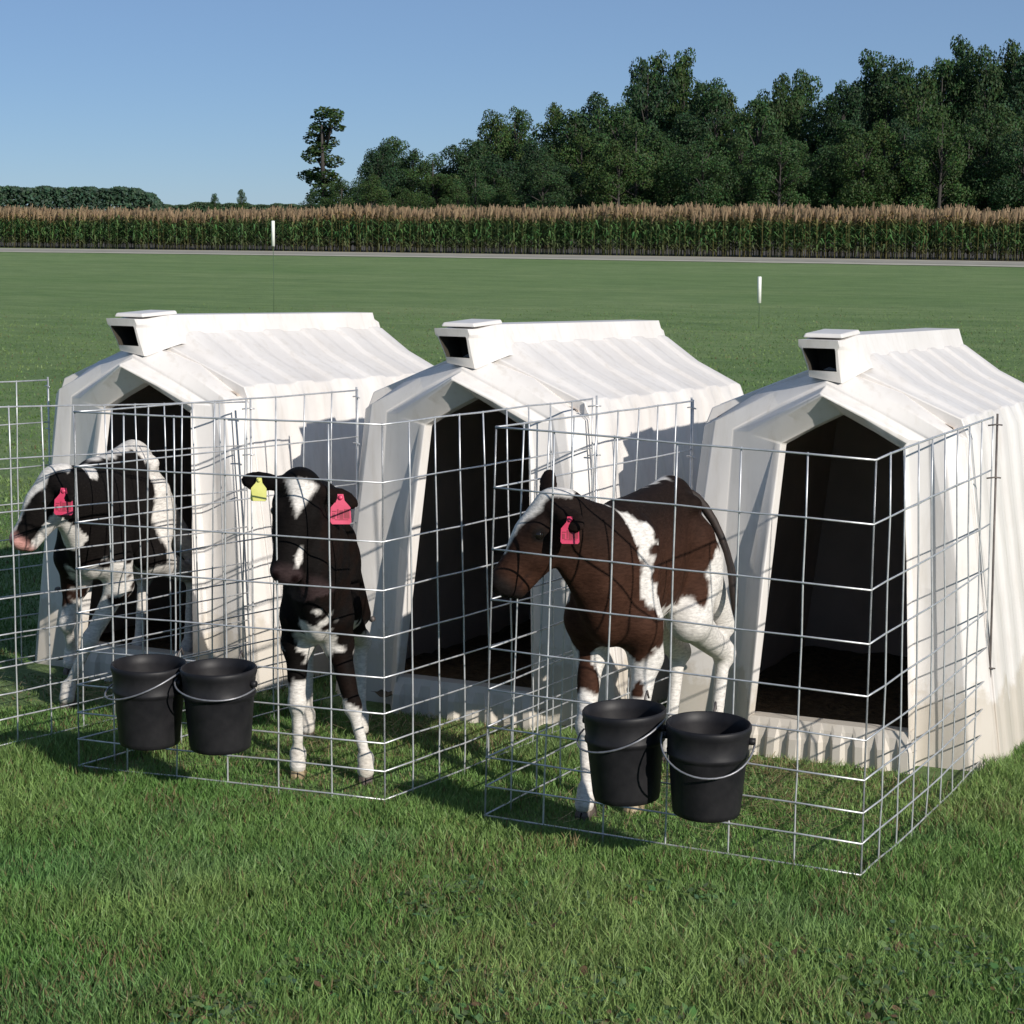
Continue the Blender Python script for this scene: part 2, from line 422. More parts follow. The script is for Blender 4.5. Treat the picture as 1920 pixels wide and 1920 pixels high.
tree(('lone', 0), along(612, 196), ht(207, 196), 1.7, -.45 , 'lone leaning tree with sparse clumps, standing apart at the wood\'s left end', None, 'lone_tree')
wood = [  # column, top row, distance, width factor, kind, label
 (712, 268, 190, .85, 'round', 'light green tree at the left end of the wood beside the lone tree'),
 (735, 258, 200, .8, 'round', 'slim pointed tree just behind the wood\'s left end'),
 (775, 278, 192, .9, 'round', 'low tree right of the light green end tree'),
 (812, 284, 186, .9, 'bush', 'dark low bushy tree in the dip left of the wood'),
 (850, 270, 194, .9, 'round', 'middling tree between the dark bushy tree and the taller pair'),
 (882, 262, 190, .9, 'round', 'yellowish green rounded tree in the low left part of the wood'),
 (925, 218, 205, .62, 'tall', 'left of two dark crowns rising above the low left part of the wood'),
 (962, 200, 208, .62, 'round', 'right of two dark crowns rising above the low left part of the wood'),
 (935, 288, 184, 1.0, 'round', 'yellowish tree in front of the two dark raised crowns'),
 (1000, 262, 188, .8, 'round', 'small tree in the notch right of the two raised crowns'),
 (1035, 190, 200, .66, 'round', 'narrow crown with a light top beside the notch in the wood'),
 (1075, 205, 195, .8, 'round', 'dense middling tree right of the narrow light topped crown'),
 (1118, 172, 197, .7, 'round', 'very dark crown left of the highest central tree'),
 (1155, 195, 190, .8, 'round', 'dark tree leaning on the highest central tree'),
 (1205, 106, 205, .55, 'round', 'left peak of the highest central pair of trees'),
 (1240, 98, 209, .55, 'round', 'highest central tree with an open feathery top'),
 (1280, 102, 206, .42, 'tall', 'thin spire right of the highest central tree'),
 (1330, 150, 200, .62, 'round', 'stepped down tree right of the central peak'),
 (1365, 168, 204, .6, 'round', 'rounded tree on the slope right of the central peak'),
 (1415, 182, 196, .7, 'round', 'dip tree between the central peak and the next rise'),
 (1452, 136, 206, .5, 'round', 'green topped tree of the middle right rise'),
 (1492, 134, 210, .5, 'round', 'second green topped tree of the middle right rise'),
 (1545, 172, 204, .6, 'round', 'low tree in the right hand gap before the big dark trees'),
 (1578, 160, 200, .55, 'tall', 'thin topped tree in the right hand gap'),
 (1618, 106, 207, .48, 'tall', 'dark conical tree starting the high right block'),
 (1665, 112, 204, .6, 'round', 'rounded tree beside the dark conical tree'),
 (1712, 125, 200, .6, 'round', 'very dark tree in the middle of the high right block'),
 (1752, 112, 206, .55, 'round', 'dark tree left of the twin right peaks'),
 (1785, 84, 208, .46, 'tall', 'left one of the twin right peaks'),
 (1832, 96, 205, .5, 'round', 'right one of the twin right peaks'),
 (1885, 78, 208, .56, 'round', 'tallest tree at the right edge of the picture'),
 (1935, 92, 204, .6, 'round', 'tree cut by the right edge of the picture'),
]
for i, (px, top, D, wf, k, lab) in enumerate(wood):
    x, y, z = along(px, D)
    h = ht(top, D)
    tree((k, i % 4), (x, y, z), h / .97, wf * (1.3 if k == 'tall' else 1.15), (i * 1.9) % 6.28, lab, 'trees of the wood behind the corn')
# a deeper row that closes the gaps between the crowns
tops_x = sorted((p[0], p[1]) for p in wood)
used_lab = set()
def near_lab(px):
    for p in sorted(wood, key=lambda q: abs(q[0] - px)):
        if p[5] not in used_lab and len(p[5].split()) < 13:
            used_lab.add(p[5]); return p[5]
for i, px in enumerate(np.linspace(730, 1945, 22)):
    top = np.interp(px, [a for a, b in tops_x], [b for a, b in tops_x]) + 24 + 10 * (i % 3)
    D = 216 + (i * 7) % 9
    h = ht(top, D)
    tree(('round', (i + 1) % 4), along(px, D), h / .95, .92 * (15 / h) ** .35, (i * 1.3) % 6.28,
         'inner tree behind the ' + near_lab(px), 'inner trees deep in the wood')
# understorey and inner trees that close the wood's front
under = []
for i, px in enumerate(np.linspace(706, 1950, 34)):
    lim = np.interp(px, [700, 860, 960, 1040, 1200, 1400, 1500, 1700, 1920], [300, 290, 270, 240, 180, 220, 210, 175, 165])
    topr = lim + 28 + 50 * ((i * 7) % 5) / 5
    D = 174 + ((i * 5) % 4) * 4
    under.append((px + ((i * 13) % 7 - 3) * 3, topr, D))
ordn = ['first', 'second', 'third', 'fourth', 'fifth', 'sixth', 'seventh', 'eighth', 'ninth', 'tenth', 'eleventh', 'twelfth', 'thirteenth', 'fourteenth',
        'fifteenth', 'sixteenth', 'seventeenth', 'eighteenth', 'nineteenth', 'twentieth', 'twenty-first', 'twenty-second', 'twenty-third', 'twenty-fourth',
        'twenty-fifth', 'twenty-sixth', 'twenty-seventh', 'twenty-eighth', 'twenty-ninth', 'thirtieth', 'thirty-first', 'thirty-second', 'thirty-third', 'thirty-fourth']
for i, (px, topr, D) in enumerate(under):
    h = ht(topr, D)
    k = ['round', 'bush', 'round', 'tall'][i % 4]
    wsc = (.95 if k != 'tall' else 1.2) * (8.5 / h) ** .3
    tree((k, (i + 2) % 4), along(px, D), h / .95, wsc, (i * 2.3) % 6.28,
         ordn[i] + ' edge tree from the left along the wood\'s front behind the corn', 'edge trees at the front of the wood')
# shrubs beside the lone tree
tree(('bush', 1), along(640, 188), ht(325, 188), .9, 1.0, 'low shrub at the foot of the lone tree on its right', 'shrubs by the lone tree', 'shrub', 'shrub')
tree(('bush', 2), along(585, 190), ht(352, 190), .8, 2.0, 'low shrub at the foot of the lone tree on its left', 'shrubs by the lone tree', 'shrub', 'shrub')
tree(('bush', 3), along(672, 187), ht(345, 187), 1.0, 3.0, 'low shrub between the lone tree and the wood', 'shrubs by the lone tree', 'shrub', 'shrub')
tree(('bush', 0), along(690, 183), ht(322, 183), .9, .4, 'shrub against the left end of the wood', 'shrubs by the lone tree', 'shrub', 'shrub')
for px, top, k, lab in [(405, 363, 'round', 'tiny round tree on the far horizon right of the distant treeline'), (455, 356, 'tall', 'tiny pointed tree on the far horizon left of the lone tree')]:
    tree((k, 1), along(px, 560), ht(top, 560), .7, 1.0, lab, 'tiny trees on the horizon')

def far_treeline(name, px0, px1, D, tops, label):
    n = 42000
    px = RNG.uniform(px0, px1, n)
    top = np.interp(px, *tops)
    x0, y0, _ = along(px0, D); x1, y1, _ = along(px1, D)
    t = (px - px0) / (px1 - px0)
    H = (398 - top) * D / 3847.3 + CZ - ZF - 1.4 + .25 * np.sin(px * .21) + .3 * np.sin(px * .083 + 2)
    depth = RNG.uniform(0, 14, n)
    z = ZF + H * (1 - RNG.uniform(0, 1, n) ** 2.0 * .98)
    P = np.stack([x0 + (x1 - x0) * t - .45 * depth, y0 + (y1 - y0) * t + .89 * depth, z], 1)
    N = np.tile(np.array([[.4, -.7, .5]]), (n, 1))
    col = np.stack([RNG.uniform(.05, .075, n), RNG.uniform(.085, .115, n), RNG.uniform(.055, .075, n)], 1)
    V, K = leaf_cards(P, N, 1.1, col)
    return tag(fast_mesh(name, V, np.arange(len(V)).reshape(-1, 4), M_LEAF, col=K), label, 'treeline', kind='stuff')
far_treeline('distant_woods', -640, 296, 600, ([-640, 250, 275, 296], [348, 349, 357, 378]), 'distant flat topped woods on the horizon at the far left')
far_treeline('distant_hedge', 280, 700, 900, ([280, 340, 380, 470, 560, 700], [383, 381, 377, 380, 380, 379]), 'faint low hedge line on the horizon left of the lone tree')

# ------------------------------------------------------------------ marker rods on the lawn
def marker(px, D, top, w0, label):
    x, y, z = along(px, D)
    z = float(T(y))
    sc = D / 3847.3
    zt = CZ + (398 - top) * sc; zb = CZ + (398 - w0) * sc
    t = thing('marker_rod', label, 'marker', (x, y, z), 'white topped marker rods on the lawn')
    w = Wires(8); w.tube([(0, 0, -.1), (.004, 0, .4), (0, 0, zb - z + .02)], .006); w.build('stem', M_STEM, t)
    w = Wires(10); w.tube([(0, 0, zb - z), (0, 0, zt - z - .01), (0, 0, zt - z)], [.038, .038, .028]); w.build('sleeve', M_POST, t)
marker(513, 45, 415, 462, 'white topped rod seen against the corn, far left')
marker(1422, 40, 515, 564, 'white topped rod on the open lawn right of centre')

# ------------------------------------------------------------------ calf hutches
def hutch(xc, yc, rot, label, lean=0.0, seed=0):
    rr = random.Random(seed)
    z0 = float(S * yc)
    root = thing('calf_hutch', label, 'calf hutch', (xc, yc, z0), 'white plastic calf hutches in a row')
    ca, sa = math.cos(rot), math.sin(rot)
    def P(u, v, w):
        u2 = u + lean * w
        x, y = u2 * ca + v * sa, -u2 * sa + v * ca
        return (x, y, w + S * y)
    L = 1.88
    UC = -.07           # ridge sits a little left of the door's axis
    # ---- body shell: ribbed loft
    prof = [(-.655, 0), (-.60, .45), (-.545, .85), (-.50, 1.20), (-.475, 1.262), (-.26, 1.352), (-.10, 1.418), (0, 1.436),
            (.10, 1.418), (.26, 1.352), (.475, 1.262), (.50, 1.20), (.545, .85), (.60, .45), (.655, 0)]
    def ribs(v):
        p = .232; t = ((v - .18) / p) % 1.0
        if v < .17 or v > L - .05: return 0.0
        if t < .12: return t / .12
        if t < .5: return 1.0
        if t < .62: return 1 - (t - .5) / .12
        return 0.0
    vs = [.118, .165] + list(np.arange(.18, L - .06, .0193)) + [L - .05, L]
    V, F = [], []
    n = len(prof)
    for v in vs:
        r = ribs(v)
        if v < .14: pass
        for i, (u, w) in enumerate(prof):
            k = .011 * r if not (3 < i < 11) else .009 * min(1, max(0, 2.6 * math.sin(2 * math.pi * (v - .20) / .31) + .3)) * (1 if .17 < v < L - .04 else 0)
            a = math.atan2(w - .6, u)
            nz = 1 if 3 < i < 11 else 0
            if i in (7,): k *= 1
            du = k * (1 if u > 0 else -1) * (0 if abs(u) < .05 else (1 if not nz else .35))
            dw = k * .9 if nz else 0
            taper = 1 - .02 * (v / L)
            tt = min(max((v - .12) / .16, 0), 1); tt = tt * tt * (3 - 2 * tt)
            dw += {7: .04, 8: .055, 9: .012}.get(i, 0) * tt
            V.append(P(UC + u * taper + du, v, w + dw))
    for j in range(len(vs) - 1):
        for i in range(n - 1):
            a = j * n + i
            F.append((a, a + n, a + n + 1, a + 1))
    # rear wall
    fb = len(V)
    for (u, w) in prof: V.append(P(UC + u * .88, .124, w * .955 if w > .1 else w))
    for i in range(n - 1): F.append((fb + i, i, i + 1, fb + i + 1))
    b0 = len(V); j = (len(vs) - 1) * n
    F.append(tuple(j + i for i in range(n - 1, -1, -1)))
    # front step: body outline -> front section -> panel -> door rim
    def outline(he, ze, hb, apex, ua, vt, va, vb, zb=0.0):
        # base-left, knee, top-left, eave-shoulder, apex, ... (9 points)
        lk = .55
        return [(ua - hb, vb, zb), (ua - (hb + (he - hb) * lk), vb + (vt - vb) * lk, zb + (ze - zb) * lk), (ua - he, vt, ze),
                (ua - he * .5, (vt + va) / 2, (ze + apex) / 2 + .004), (ua, va, apex),
                (ua + he * .5, (vt + va) / 2, (ze + apex) / 2 + .004), (ua + he, vt, ze), (ua + (hb + (he - hb) * lk), vb + (vt - vb) * lk, zb + (ze - zb) * lk), (ua + hb, vb, zb)]
    def prof15(k, v): return [(UC + u * k, v, w - (.006 if w > .5 else 0)) for (u, w) in prof9]
    prof9 = [prof[i] for i in (0, 2, 3, 5, 7, 9, 11, 12, 14)]
    O0 = prof15(.992, .150)
    O1 = prof15(.985, .085)
    def rim(uc, he, ze, vt, apex, va, hk, vk, hb, vb, zb=0.0, am=None):
        zk = zb + (ze - zb) * .55; am = (vt + va) / 2 if am is None else am
        return [(uc - hb, vb, zb), (uc - hk, vk, zk), (uc - he, vt, ze), (uc - he * .5, am, (ze + apex) / 2 + .003), (uc, va, apex),
                (uc + he * .5, am, (ze + apex) / 2 + .003), (uc + he, vt, ze), (uc + hk, vk, zk), (uc + hb, vb, zb)]
    O2 = rim(UC, .432, 1.220, .030, 1.436, .055, .500, .015, .565, .000)
    O3 = rim(UC + .01, .370, 1.196, .022, 1.384, -.025, .400, .012, .455, -.004)
    O3b = rim(UC + .01, .366, 1.184, .024, 1.370, -.028, .396, .013, .451, -.003)
    O4 = rim(-.052, .300, 1.192, -.012, 1.350, -.125, .335, .012, .376, -.004)
    O5 = rim(-.046, .290, 1.176, -.014, 1.338, -.130, .312, .006, .348, -.014)
    O5r = rim(-.010, .240, 1.156, -.020, 1.292, -.050, .276, -.072, .312, -.128)
    O6 = rim(0, .227, 1.150, -.016, 1.270, -.020, .264, -.072, .298, -.126, .14)
    O7 = outline(.222, 1.146, .292, 1.266, 0, .03, .03, -.08, .14)
    outs = [O0, O1, O2, O3, O3b, O4, O5, O5r]
    for k, o in enumerate(outs):
        b = len(V)
        V += [P(*p) for p in o]
        if k:
            for i in range(8): F.append((b - 9 + i, b - 9 + i + 1, b + i + 1, b + i))
    # visor underside and rim down to the opening
    b5 = len(V) - 9
    b6 = len(V); o6 = list(O6); V += [P(*p) for p in o6]
    for i in range(8): F.append((b5 + i, b5 + i + 1, b6 + i + 1, b6 + i))
    b7 = len(V); V += [P(*p) for p in O7]
    for i in range(8): F.append((b6 + i, b6 + i + 1, b7 + i + 1, b7 + i))
    body = mesh_obj('shell', V, F, M_PL, root)
    soften(body, 30); bevel(body, .010, 2, 30)
    # ---- sill board with ribs across the door foot
    V, F = [], []
    N = 46
    for i in range(N + 1):
        s = -1 + 2 * i / N
        ph = (i % 6)
        rib = .013 if ph in (1, 2, 3) else 0
        u = s * .302
        V += [P(u, -.050, .145), P(u, -.112, .142), P(u * 1.02, -.124 - rib * .25, .118), P(u * 1.04, -.132 - rib * 1.3, .075), P(u * 1.07, -.136 - rib * 1.6, -.03)]
    for i in range(N):
        for k in range(4):
            a = i * 5 + k; F.append((a, a + 1, a + 6, a + 5))
    sill = mesh_obj('sill', V, F, M_PL, root, smooth=False)
    # ---- ridge cap
    V, F = [], []
    cf = [(-.054, 1.40), (-.056, 1.43), (-.072, 1.50), (-.082, 1.512), (-.080, 1.536), (.066, 1.536), (.070, 1.512), (.062, 1.50), (.062, 1.43), (.064, 1.38)]
    cp = [(-.078, 1.39), (-.078, 1.45), (-.080, 1.50), (-.084, 1.518), (-.074, 1.552), (.074, 1.552), (.084, 1.520), (.094, 1.490), (.104, 1.462), (.125, 1.430)]
    vv = [-.085, .0, .10, .16, .24, .262, .27, L - .05, L - .045, L + .01]
    drop = [0, 0, 0, 0, 0, 0, .0, .002, .03, .05]
    m_ = len(cp)
    for j, (v, d) in enumerate(zip(vv, drop)):
        t = min(max((v - .0) / .16, 0), 1); t = t * t * (3 - 2 * t)
        for (u0, w0), (u1, w1) in zip(cf, cp):
            u, w = u0 + (u1 - u0) * t, w0 + (w1 - w0) * t
            V.append(P(UC + u, v + ((1.54 - w) * .42 if v < 0 else 0), w - (d if w > 1.45 else 0)))
    for j in range(len(vv) - 1):
        for i in range(m_ - 1):
            a = j * m_ + i; F.append((a, a + m_, a + m_ + 1, a + 1))
    F.append(tuple((len(vv) - 1) * m_ + i for i in range(m_ - 1, -1, -1)))
    fr_i = [(-.050, 1.424), (-.052, 1.44), (-.064, 1.490), (-.066, 1.500), (-.064, 1.506), (.052, 1.506), (.054, 1.500), (.054, 1.490), (.052, 1.44), (.052, 1.422)]
    b = len(V)
    V += [P(UC + u, -.085 + (1.54 - w) * .42, w) for u, w in cf]; V += [P(UC + u, -.087 + (1.54 - w) * .42, w) for u, w in fr_i]
    for i in range(m_):
        i2 = (i + 1) % m_
        F.append((b + i, b + i2, b + m_ + i2, b + m_ + i))
    cap = mesh_obj('ridge_vent', V, F, M_PL, root); soften(cap, 30); bevel(cap, .005, 2, 30)
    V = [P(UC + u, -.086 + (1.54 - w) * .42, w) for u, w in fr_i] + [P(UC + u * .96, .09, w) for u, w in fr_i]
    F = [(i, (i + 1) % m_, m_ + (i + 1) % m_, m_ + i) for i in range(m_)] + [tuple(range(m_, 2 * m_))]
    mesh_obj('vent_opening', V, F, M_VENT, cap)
    # thin lid line on the cap's front block
    V, F = [], []
    bx = [(-.080, -.03, 1.5425), (.070, -.03, 1.5425), (.070, .215, 1.5545), (-.080, .215, 1.5545)]
    V = [P(UC + u, v, w) for u, v, w in bx] + [P(UC + u * .9, v * .97 + .004, w + .016) for u, v, w in bx]
    F = [(3, 2, 1, 0), (4, 5, 6, 7)] + [(i, (i + 1) % 4, 4 + (i + 1) % 4, 4 + i) for i in range(4)]
    bevel(mesh_obj('vent_lid', V, F, M_PL, cap), .005)
    # ---- inside: liner with shade in its colour, and bedding
    V, F = [], []
    ip = [(u * .94, w if w < .01 else w - .032) for u, w in prof]
    for v in (-.02, .10, .5, 1.2, L - .03):
        s = .0
        for (u, w) in ip:
            uu = UC + u
            if v < 0: uu = UC + u * .62; 
            if v < 0: w = w * .90
            V.append(P(uu, v, w))
    for j in range(1, 4):
        for i in range(n - 1):
            a = j * n + i; F.append((a + 1, a + n + 1, a + n, a))
    F.append(tuple(4 * n + i for i in range(n)))
    lin = mesh_obj('liner', V, F, M_IN, root)
    V = [P(UC - .62, -.1, .03), P(UC + .62, -.1, .03), P(UC + .62, L - .04, .03), P(UC - .62, L - .04, .03)]
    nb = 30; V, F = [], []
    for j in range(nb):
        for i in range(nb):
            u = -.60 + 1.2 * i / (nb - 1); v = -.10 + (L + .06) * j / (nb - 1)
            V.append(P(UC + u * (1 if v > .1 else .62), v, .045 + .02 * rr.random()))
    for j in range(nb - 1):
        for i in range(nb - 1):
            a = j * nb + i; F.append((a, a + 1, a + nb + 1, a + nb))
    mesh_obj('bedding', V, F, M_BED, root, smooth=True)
    # small latch knob on the left front panel
    w = Wires(8); w.tube([P(UC - .36, -.085, .36), P(UC - .36, -.10, .36)], .012); w.build('bolt', M_ROD, root)
    return root
hutch(-3.58, 1.46, .004, 'leftmost white ribbed hutch, with a calf standing in its doorway', seed=1)
hutch(-2.06, 1.55, -.004, 'middle white ribbed hutch behind the forward facing calf', seed=2)
hutch(-.60, 1.62, -.034, 'rightmost white ribbed hutch with an empty dark doorway', seed=3)

# ------------------------------------------------------------------ wire pens
HW = [1.245, 1.06, .870, .713, .56, .43, .312, .215, .123, .03]
def pen(FR, FL, RR, RL, label, hR=1.25, hL=1.25, hRR=1.25, hRL=1.25, seed=0, leanR=0.0, leanL=0.0, rodh=1.27):
    """corner points (x, y); heights of the top wire there; lean: x offset of the top of the front corners"""
    rr = random.Random(seed)
    z0 = S * FR[1]
    root = thing('wire_pen', label, 'wire pen', (FR[0], FR[1], z0), 'wire mesh pens in front of the hutches')
    def W3(x, y, z): return Vector((x - FR[0], y - FR[1], z + S * y - z0))
    def panel(name, A, B, hA, hB, lA, lB, ncell, warp):
        w = Wires(6)
        jx = [[(rr.uniform(-1, 1) * .0018, rr.uniform(-1, 1) * .0018) for _ in HW] for _ in range(ncell + 1)]
        def pt(i, k):
            t = i / ncell; h = HW[k] / HW[0] * (hA + (hB - hA) * t)
            x = A[0] + (B[0] - A[0]) * t + (lA + (lB - lA) * t) * h
            y = A[1] + (B[1] - A[1]) * t
            nx_, ny_ = -(B[1] - A[1]), (B[0] - A[0]); ln = math.hypot(nx_, ny_)
            b = warp * math.sin(math.pi * t) * math.sin(2.2 * h + 1)
            edge = 0 if i in (0, ncell) else 1
            x += nx_ / ln * b + jx[i][k][0] * edge; y += ny_ / ln * b
            return W3(x, y, h + jx[i][k][1] * edge)
        r = .0029
        for i in range(ncell + 1):
            top = pt(i, 0); bot = pt(i, len(HW) - 1); foot = bot + (bot - pt(i, len(HW) - 2)) * .75
            w.tube([top + Vector((0, 0, .004))] + [pt(i, k) for k in range(1, len(HW))] + [foot], r)
        for k in range(len(HW)):
            pts = [pt(i, k) + Vector((0, -.004, 0)) for i in range(ncell + 1)]
            w.tube(pts, r if k else .0034)
        return w.build(name, M_WIRE, root)
    panel('front_panel', FR, FL, hR, hL, leanR, leanL, 6, rr.uniform(-.006, .006))
    panel('side_panel', FR, RR, hR, hRR, leanR, 0, 9, -.015)
    panel('side_panel', FL, RL, hL, hRL, leanL, 0, 9, .015)
    # end rod with hooks at the rear of each side panel
    for (R, hh, sgn) in ((RR, hRR, 1), (RL, hRL, -1)):
        w = Wires(7); o = .012 * sgn
        w.tube([W3(R[0] + o, R[1] + .012, hh + .012), W3(R[0] + o, R[1] + .014, .6), W3(R[0] + o, R[1] + .012, .10), W3(R[0] + o, R[1] + .012, -.08)], .0042)
        rod = w.build('end_rod', M_ROD if (sgn > 0 and FR[0] > -1) or (sgn < 0 and -2 > FR[0] > -1.7) else M_WIRE, root)
        for h in (hh - .03, hh - .22, .36):
            w = Wires(6)
            w.tube([W3(R[0] - .015 * sgn, R[1] - .01, h), W3(R[0] + o, R[1] + .004, h + .004), W3(R[0] + .030 * sgn, R[1] + .015, h + .002)], .003)
            w.build('hook', rod.data.materials[0], rod)
    return root
pen((-.033, .084), (-1.278, .11), (-.085, 1.74), (-1.28, 1.86), 'right pen of wire mesh before the empty hutch, two buckets on its front', hR=1.244, hL=1.275, hRR=1.275, hRL=1.275, seed=4, leanR=.014, leanL=.03)
pen((-1.648, .115), (-2.787, -.028), (-1.60, 1.62), (-2.64, 1.60), 'middle pen of wire mesh around the forward facing calf', hR=1.262, hL=1.258, hRR=1.28, hRL=1.27, seed=5, leanR=-.004, leanL=.01)
pen((-3.22, -.02), (-4.42, -.10), (-3.08, 1.45), (-4.22, 1.59), 'left pen of wire mesh cut by the left edge of the picture', hR=1.25, hL=1.25, hRR=1.21, hRL=1.25, seed=6)

# ------------------------------------------------------------------ buckets
def bucket(x, y, zb, label, tilt, bail_drop, bail_rot, yaw=0.0):
    root = thing('bucket', label, 'bucket', (x, y, zb + S * y), 'black buckets hung on the pens')
    prof_o = [(0.0, .0), (.100, .0), (.108, .004), (.112, .02), (.126, .185), (.128, .192), (.133, .196), (.134, .206), (.130, .212), (.134, .262), (.136, .268), (.139, .278), (.139, .290), (.135, .296)]
    prof_i = [(.131, .294), (.126, .26), (.120, .19), (.106, .025), (.0, .02)]
    pr = prof_o + prof_i; n = 48; V, F = [], []
    for (r, z) in pr:
        for k in range(n):
            a = 2 * math.pi * k / n; V.append((r * math.cos(a), r * math.sin(a), z))
    for j in range(len(pr) - 1):
        for k in range(n):
            a = j * n + k; b = j * n + (k + 1) % n; F.append((a, b, b + n, a + n))
    mesh_obj('pail', V, F, M_BUCK, root, smooth=True)
    # bail ears
    for s in (-1, 1):
        w = Wires(8); w.tube([(s * .128, 0, .245), (s * .152, 0, .245)], .012); w.build('bail_ear', M_BUCK, root)
    w = Wires(7); pts = []
    for k in range(21):
        a = math.pi * k / 20
        u = -.150 * math.cos(a); s = math.sin(a)
        pts.append((u, -.152 * s ** .8 - .004, .245 - bail_drop * s + bail_rot * u))
    w.tube(pts, .0034); b = w.build('bail', M_BAIL, root)
    # small wire hook that hangs it on the mesh
    w = Wires(6); w.tube([(0, .135, .25), (0, .160, .30), (0, .175, .315), (0, .185, .29)], .004); w.build('hanger', M_ROD, root)
    root.rotation_euler = (tilt[0], tilt[1], yaw)
    root.scale = (.90, .90, .92)
    return root
bucket(-.712, -.062, .200, 'left one of the two black buckets on the right pen', (.02, -.03, 0), .055, .20, -.05)
bucket(-.455, -.072, .192, 'right one of the two black buckets on the right pen', (.03, .02, 0), .085, -.05, .25)
bucket(-2.396, -.145, .180, 'left one of the two black buckets on the middle pen, partly hidden', (.02, .03, 0), .05, .25, -.1)
bucket(-2.145, -.100, .185, 'right one of the two black buckets on the middle pen', (.02, 0, 0), .03, -.1, .1)
# ------------------------------------------------------------------ calves
def surface_net(field, lo, hi, h):
    """mesh of field < 0 on a regular grid (naive surface nets)"""
    nx_, ny_, nz_ = [int(math.ceil((b - a) / h)) + 1 for a, b in zip(lo, hi)]
    gx = lo[0] + h * np.arange(nx_); gy = lo[1] + h * np.arange(ny_); gz = lo[2] + h * np.arange(nz_)
    X, Y, Z = np.meshgrid(gx, gy, gz, indexing='ij')
    P = np.stack([X.ravel(), Y.ravel(), Z.ravel()], 1)
    D = field(P).reshape(nx_, ny_, nz_)
    ins = D < 0
    cs = np.zeros((nx_ - 1, ny_ - 1, nz_ - 1), int)
    acc = np.zeros(cs.shape + (3,)); cnt = np.zeros(cs.shape)
    for dx in (0, 1):
        for dy in (0, 1):
            for dz in (0, 1):
                cs += ins[dx:nx_ - 1 + dx, dy:ny_ - 1 + dy, dz:nz_ - 1 + dz]
    act = (cs > 0) & (cs < 8)
    for ax in range(3):
        for a in (0, 1):
            for b in (0, 1):
                o0 = [0, 0, 0]; o1 = [0, 0, 0]
                ot = [i for i in range(3) if i != ax]
                o0[ot[0]] = o1[ot[0]] = a; o0[ot[1]] = o1[ot[1]] = b; o1[ax] = 1
                s = lambda o: D[o[0]:nx_ - 1 + o[0], o[1]:ny_ - 1 + o[1], o[2]:nz_ - 1 + o[2]]
                d0, d1 = s(o0), s(o1)
                cr = (d0 < 0) != (d1 < 0)
                t = np.where(cr, d0 / np.where(cr, d0 - d1, 1), 0)
                off = np.zeros(cs.shape + (3,)); off[..., ot[0]] = a; off[..., ot[1]] = b; off[..., ax] = t
                acc += np.where(cr[..., None], off, 0); cnt += cr
    idx = -np.ones(cs.shape, int); idx[act] = np.arange(act.sum())
    ii = np.argwhere(act)
    V = (ii + acc[act] / cnt[act][:, None]) * h + np.array(lo)
    F = []
    for ax in range(3):
        ot = [i for i in range(3) if i != ax]
        sl0 = [slice(None)] * 3; sl1 = [slice(None)] * 3
        sl0[ax] = slice(0, -1); sl1[ax] = slice(1, None)
        a, b = ins[tuple(sl0)], ins[tuple(sl1)]
        E = np.argwhere(a != b)
        E = E[(E[:, ot[0]] > 0) & (E[:, ot[1]] > 0)]
        E = E[(E[:, ot[0]] < cs.shape[ot[0]]) & (E[:, ot[1]] < cs.shape[ot[1]])]
        e0 = np.zeros(3, int); e0[ot[0]] = 1; e1 = np.zeros(3, int); e1[ot[1]] = 1
        q = [E, E - e0, E - e0 - e1, E - e1]
        Q = np.stack([idx[tuple(x.T)] for x in q], 1)
        flip = a[tuple(E.T)] ^ (ax == 1)
        Q[~flip] = Q[~flip][:, ::-1]
        F.append(Q)
    F = np.concatenate(F); F = F[(F >= 0).all(1)]
    for _ in range(3):                       # slide the points onto the smooth surface
        e = .002
        d = field(V)
        g = np.stack([field(V + np.eye(3)[i] * e) - d for i in range(3)], 1) / e
        V = V - g * (d / np.maximum((g * g).sum(1), .25))[:, None]
    return V, F

class Field:
    """smooth union of tapered capsules and ellipsoids, each with a side scale"""
    def __init__(s): s.items = []
    def cap(s, a, b, ra, rb, k=.03, side=None, fac=1.0):
        s.items.append(('c', np.array(a, float), np.array(b, float), ra, rb, k, None if side is None else np.array(side, float), fac))
    def ell(s, c, R, r, k=.02):
        s.items.append(('e', np.array(c, float), np.array(R, float), np.array(r, float), 0, k, None, 1))
    def __call__(s, P):
        D = np.full(len(P), 9.0)
        for kind, a, b, ra, rb, k, side, fac in s.items:
            if kind == 'c':
                Q = P
                aa, bb = a, b
                if side is not None:         # squash along `side`: scale distances from the axis plane
                    sc = (1 / fac - 1)
                    Q = P + np.outer((P - a) @ side * sc, side)
                    bb = b + side * ((b - a) @ side) * sc
                ab = bb - aa; t = np.clip(((Q - aa) @ ab) / max(ab @ ab, 1e-9), 0, 1)
                d = np.linalg.norm(Q - aa - t[:, None] * ab, axis=1) - (ra + (rb - ra) * t)
                if side is not None: d = d * (.5 + .5 * fac)
            else:
                L = (P - a) @ b.T / ra
                n = np.linalg.norm(L, axis=1); d = (n - 1) * ra.min() * (1 if ra.min() > .03 else 1.2)
            h = np.maximum(k - np.abs(D - d), 0) / k
            D = np.minimum(D, d) - h * h * k * .25
        return D

def unit(v): v = np.array(v, float); return v / np.linalg.norm(v)

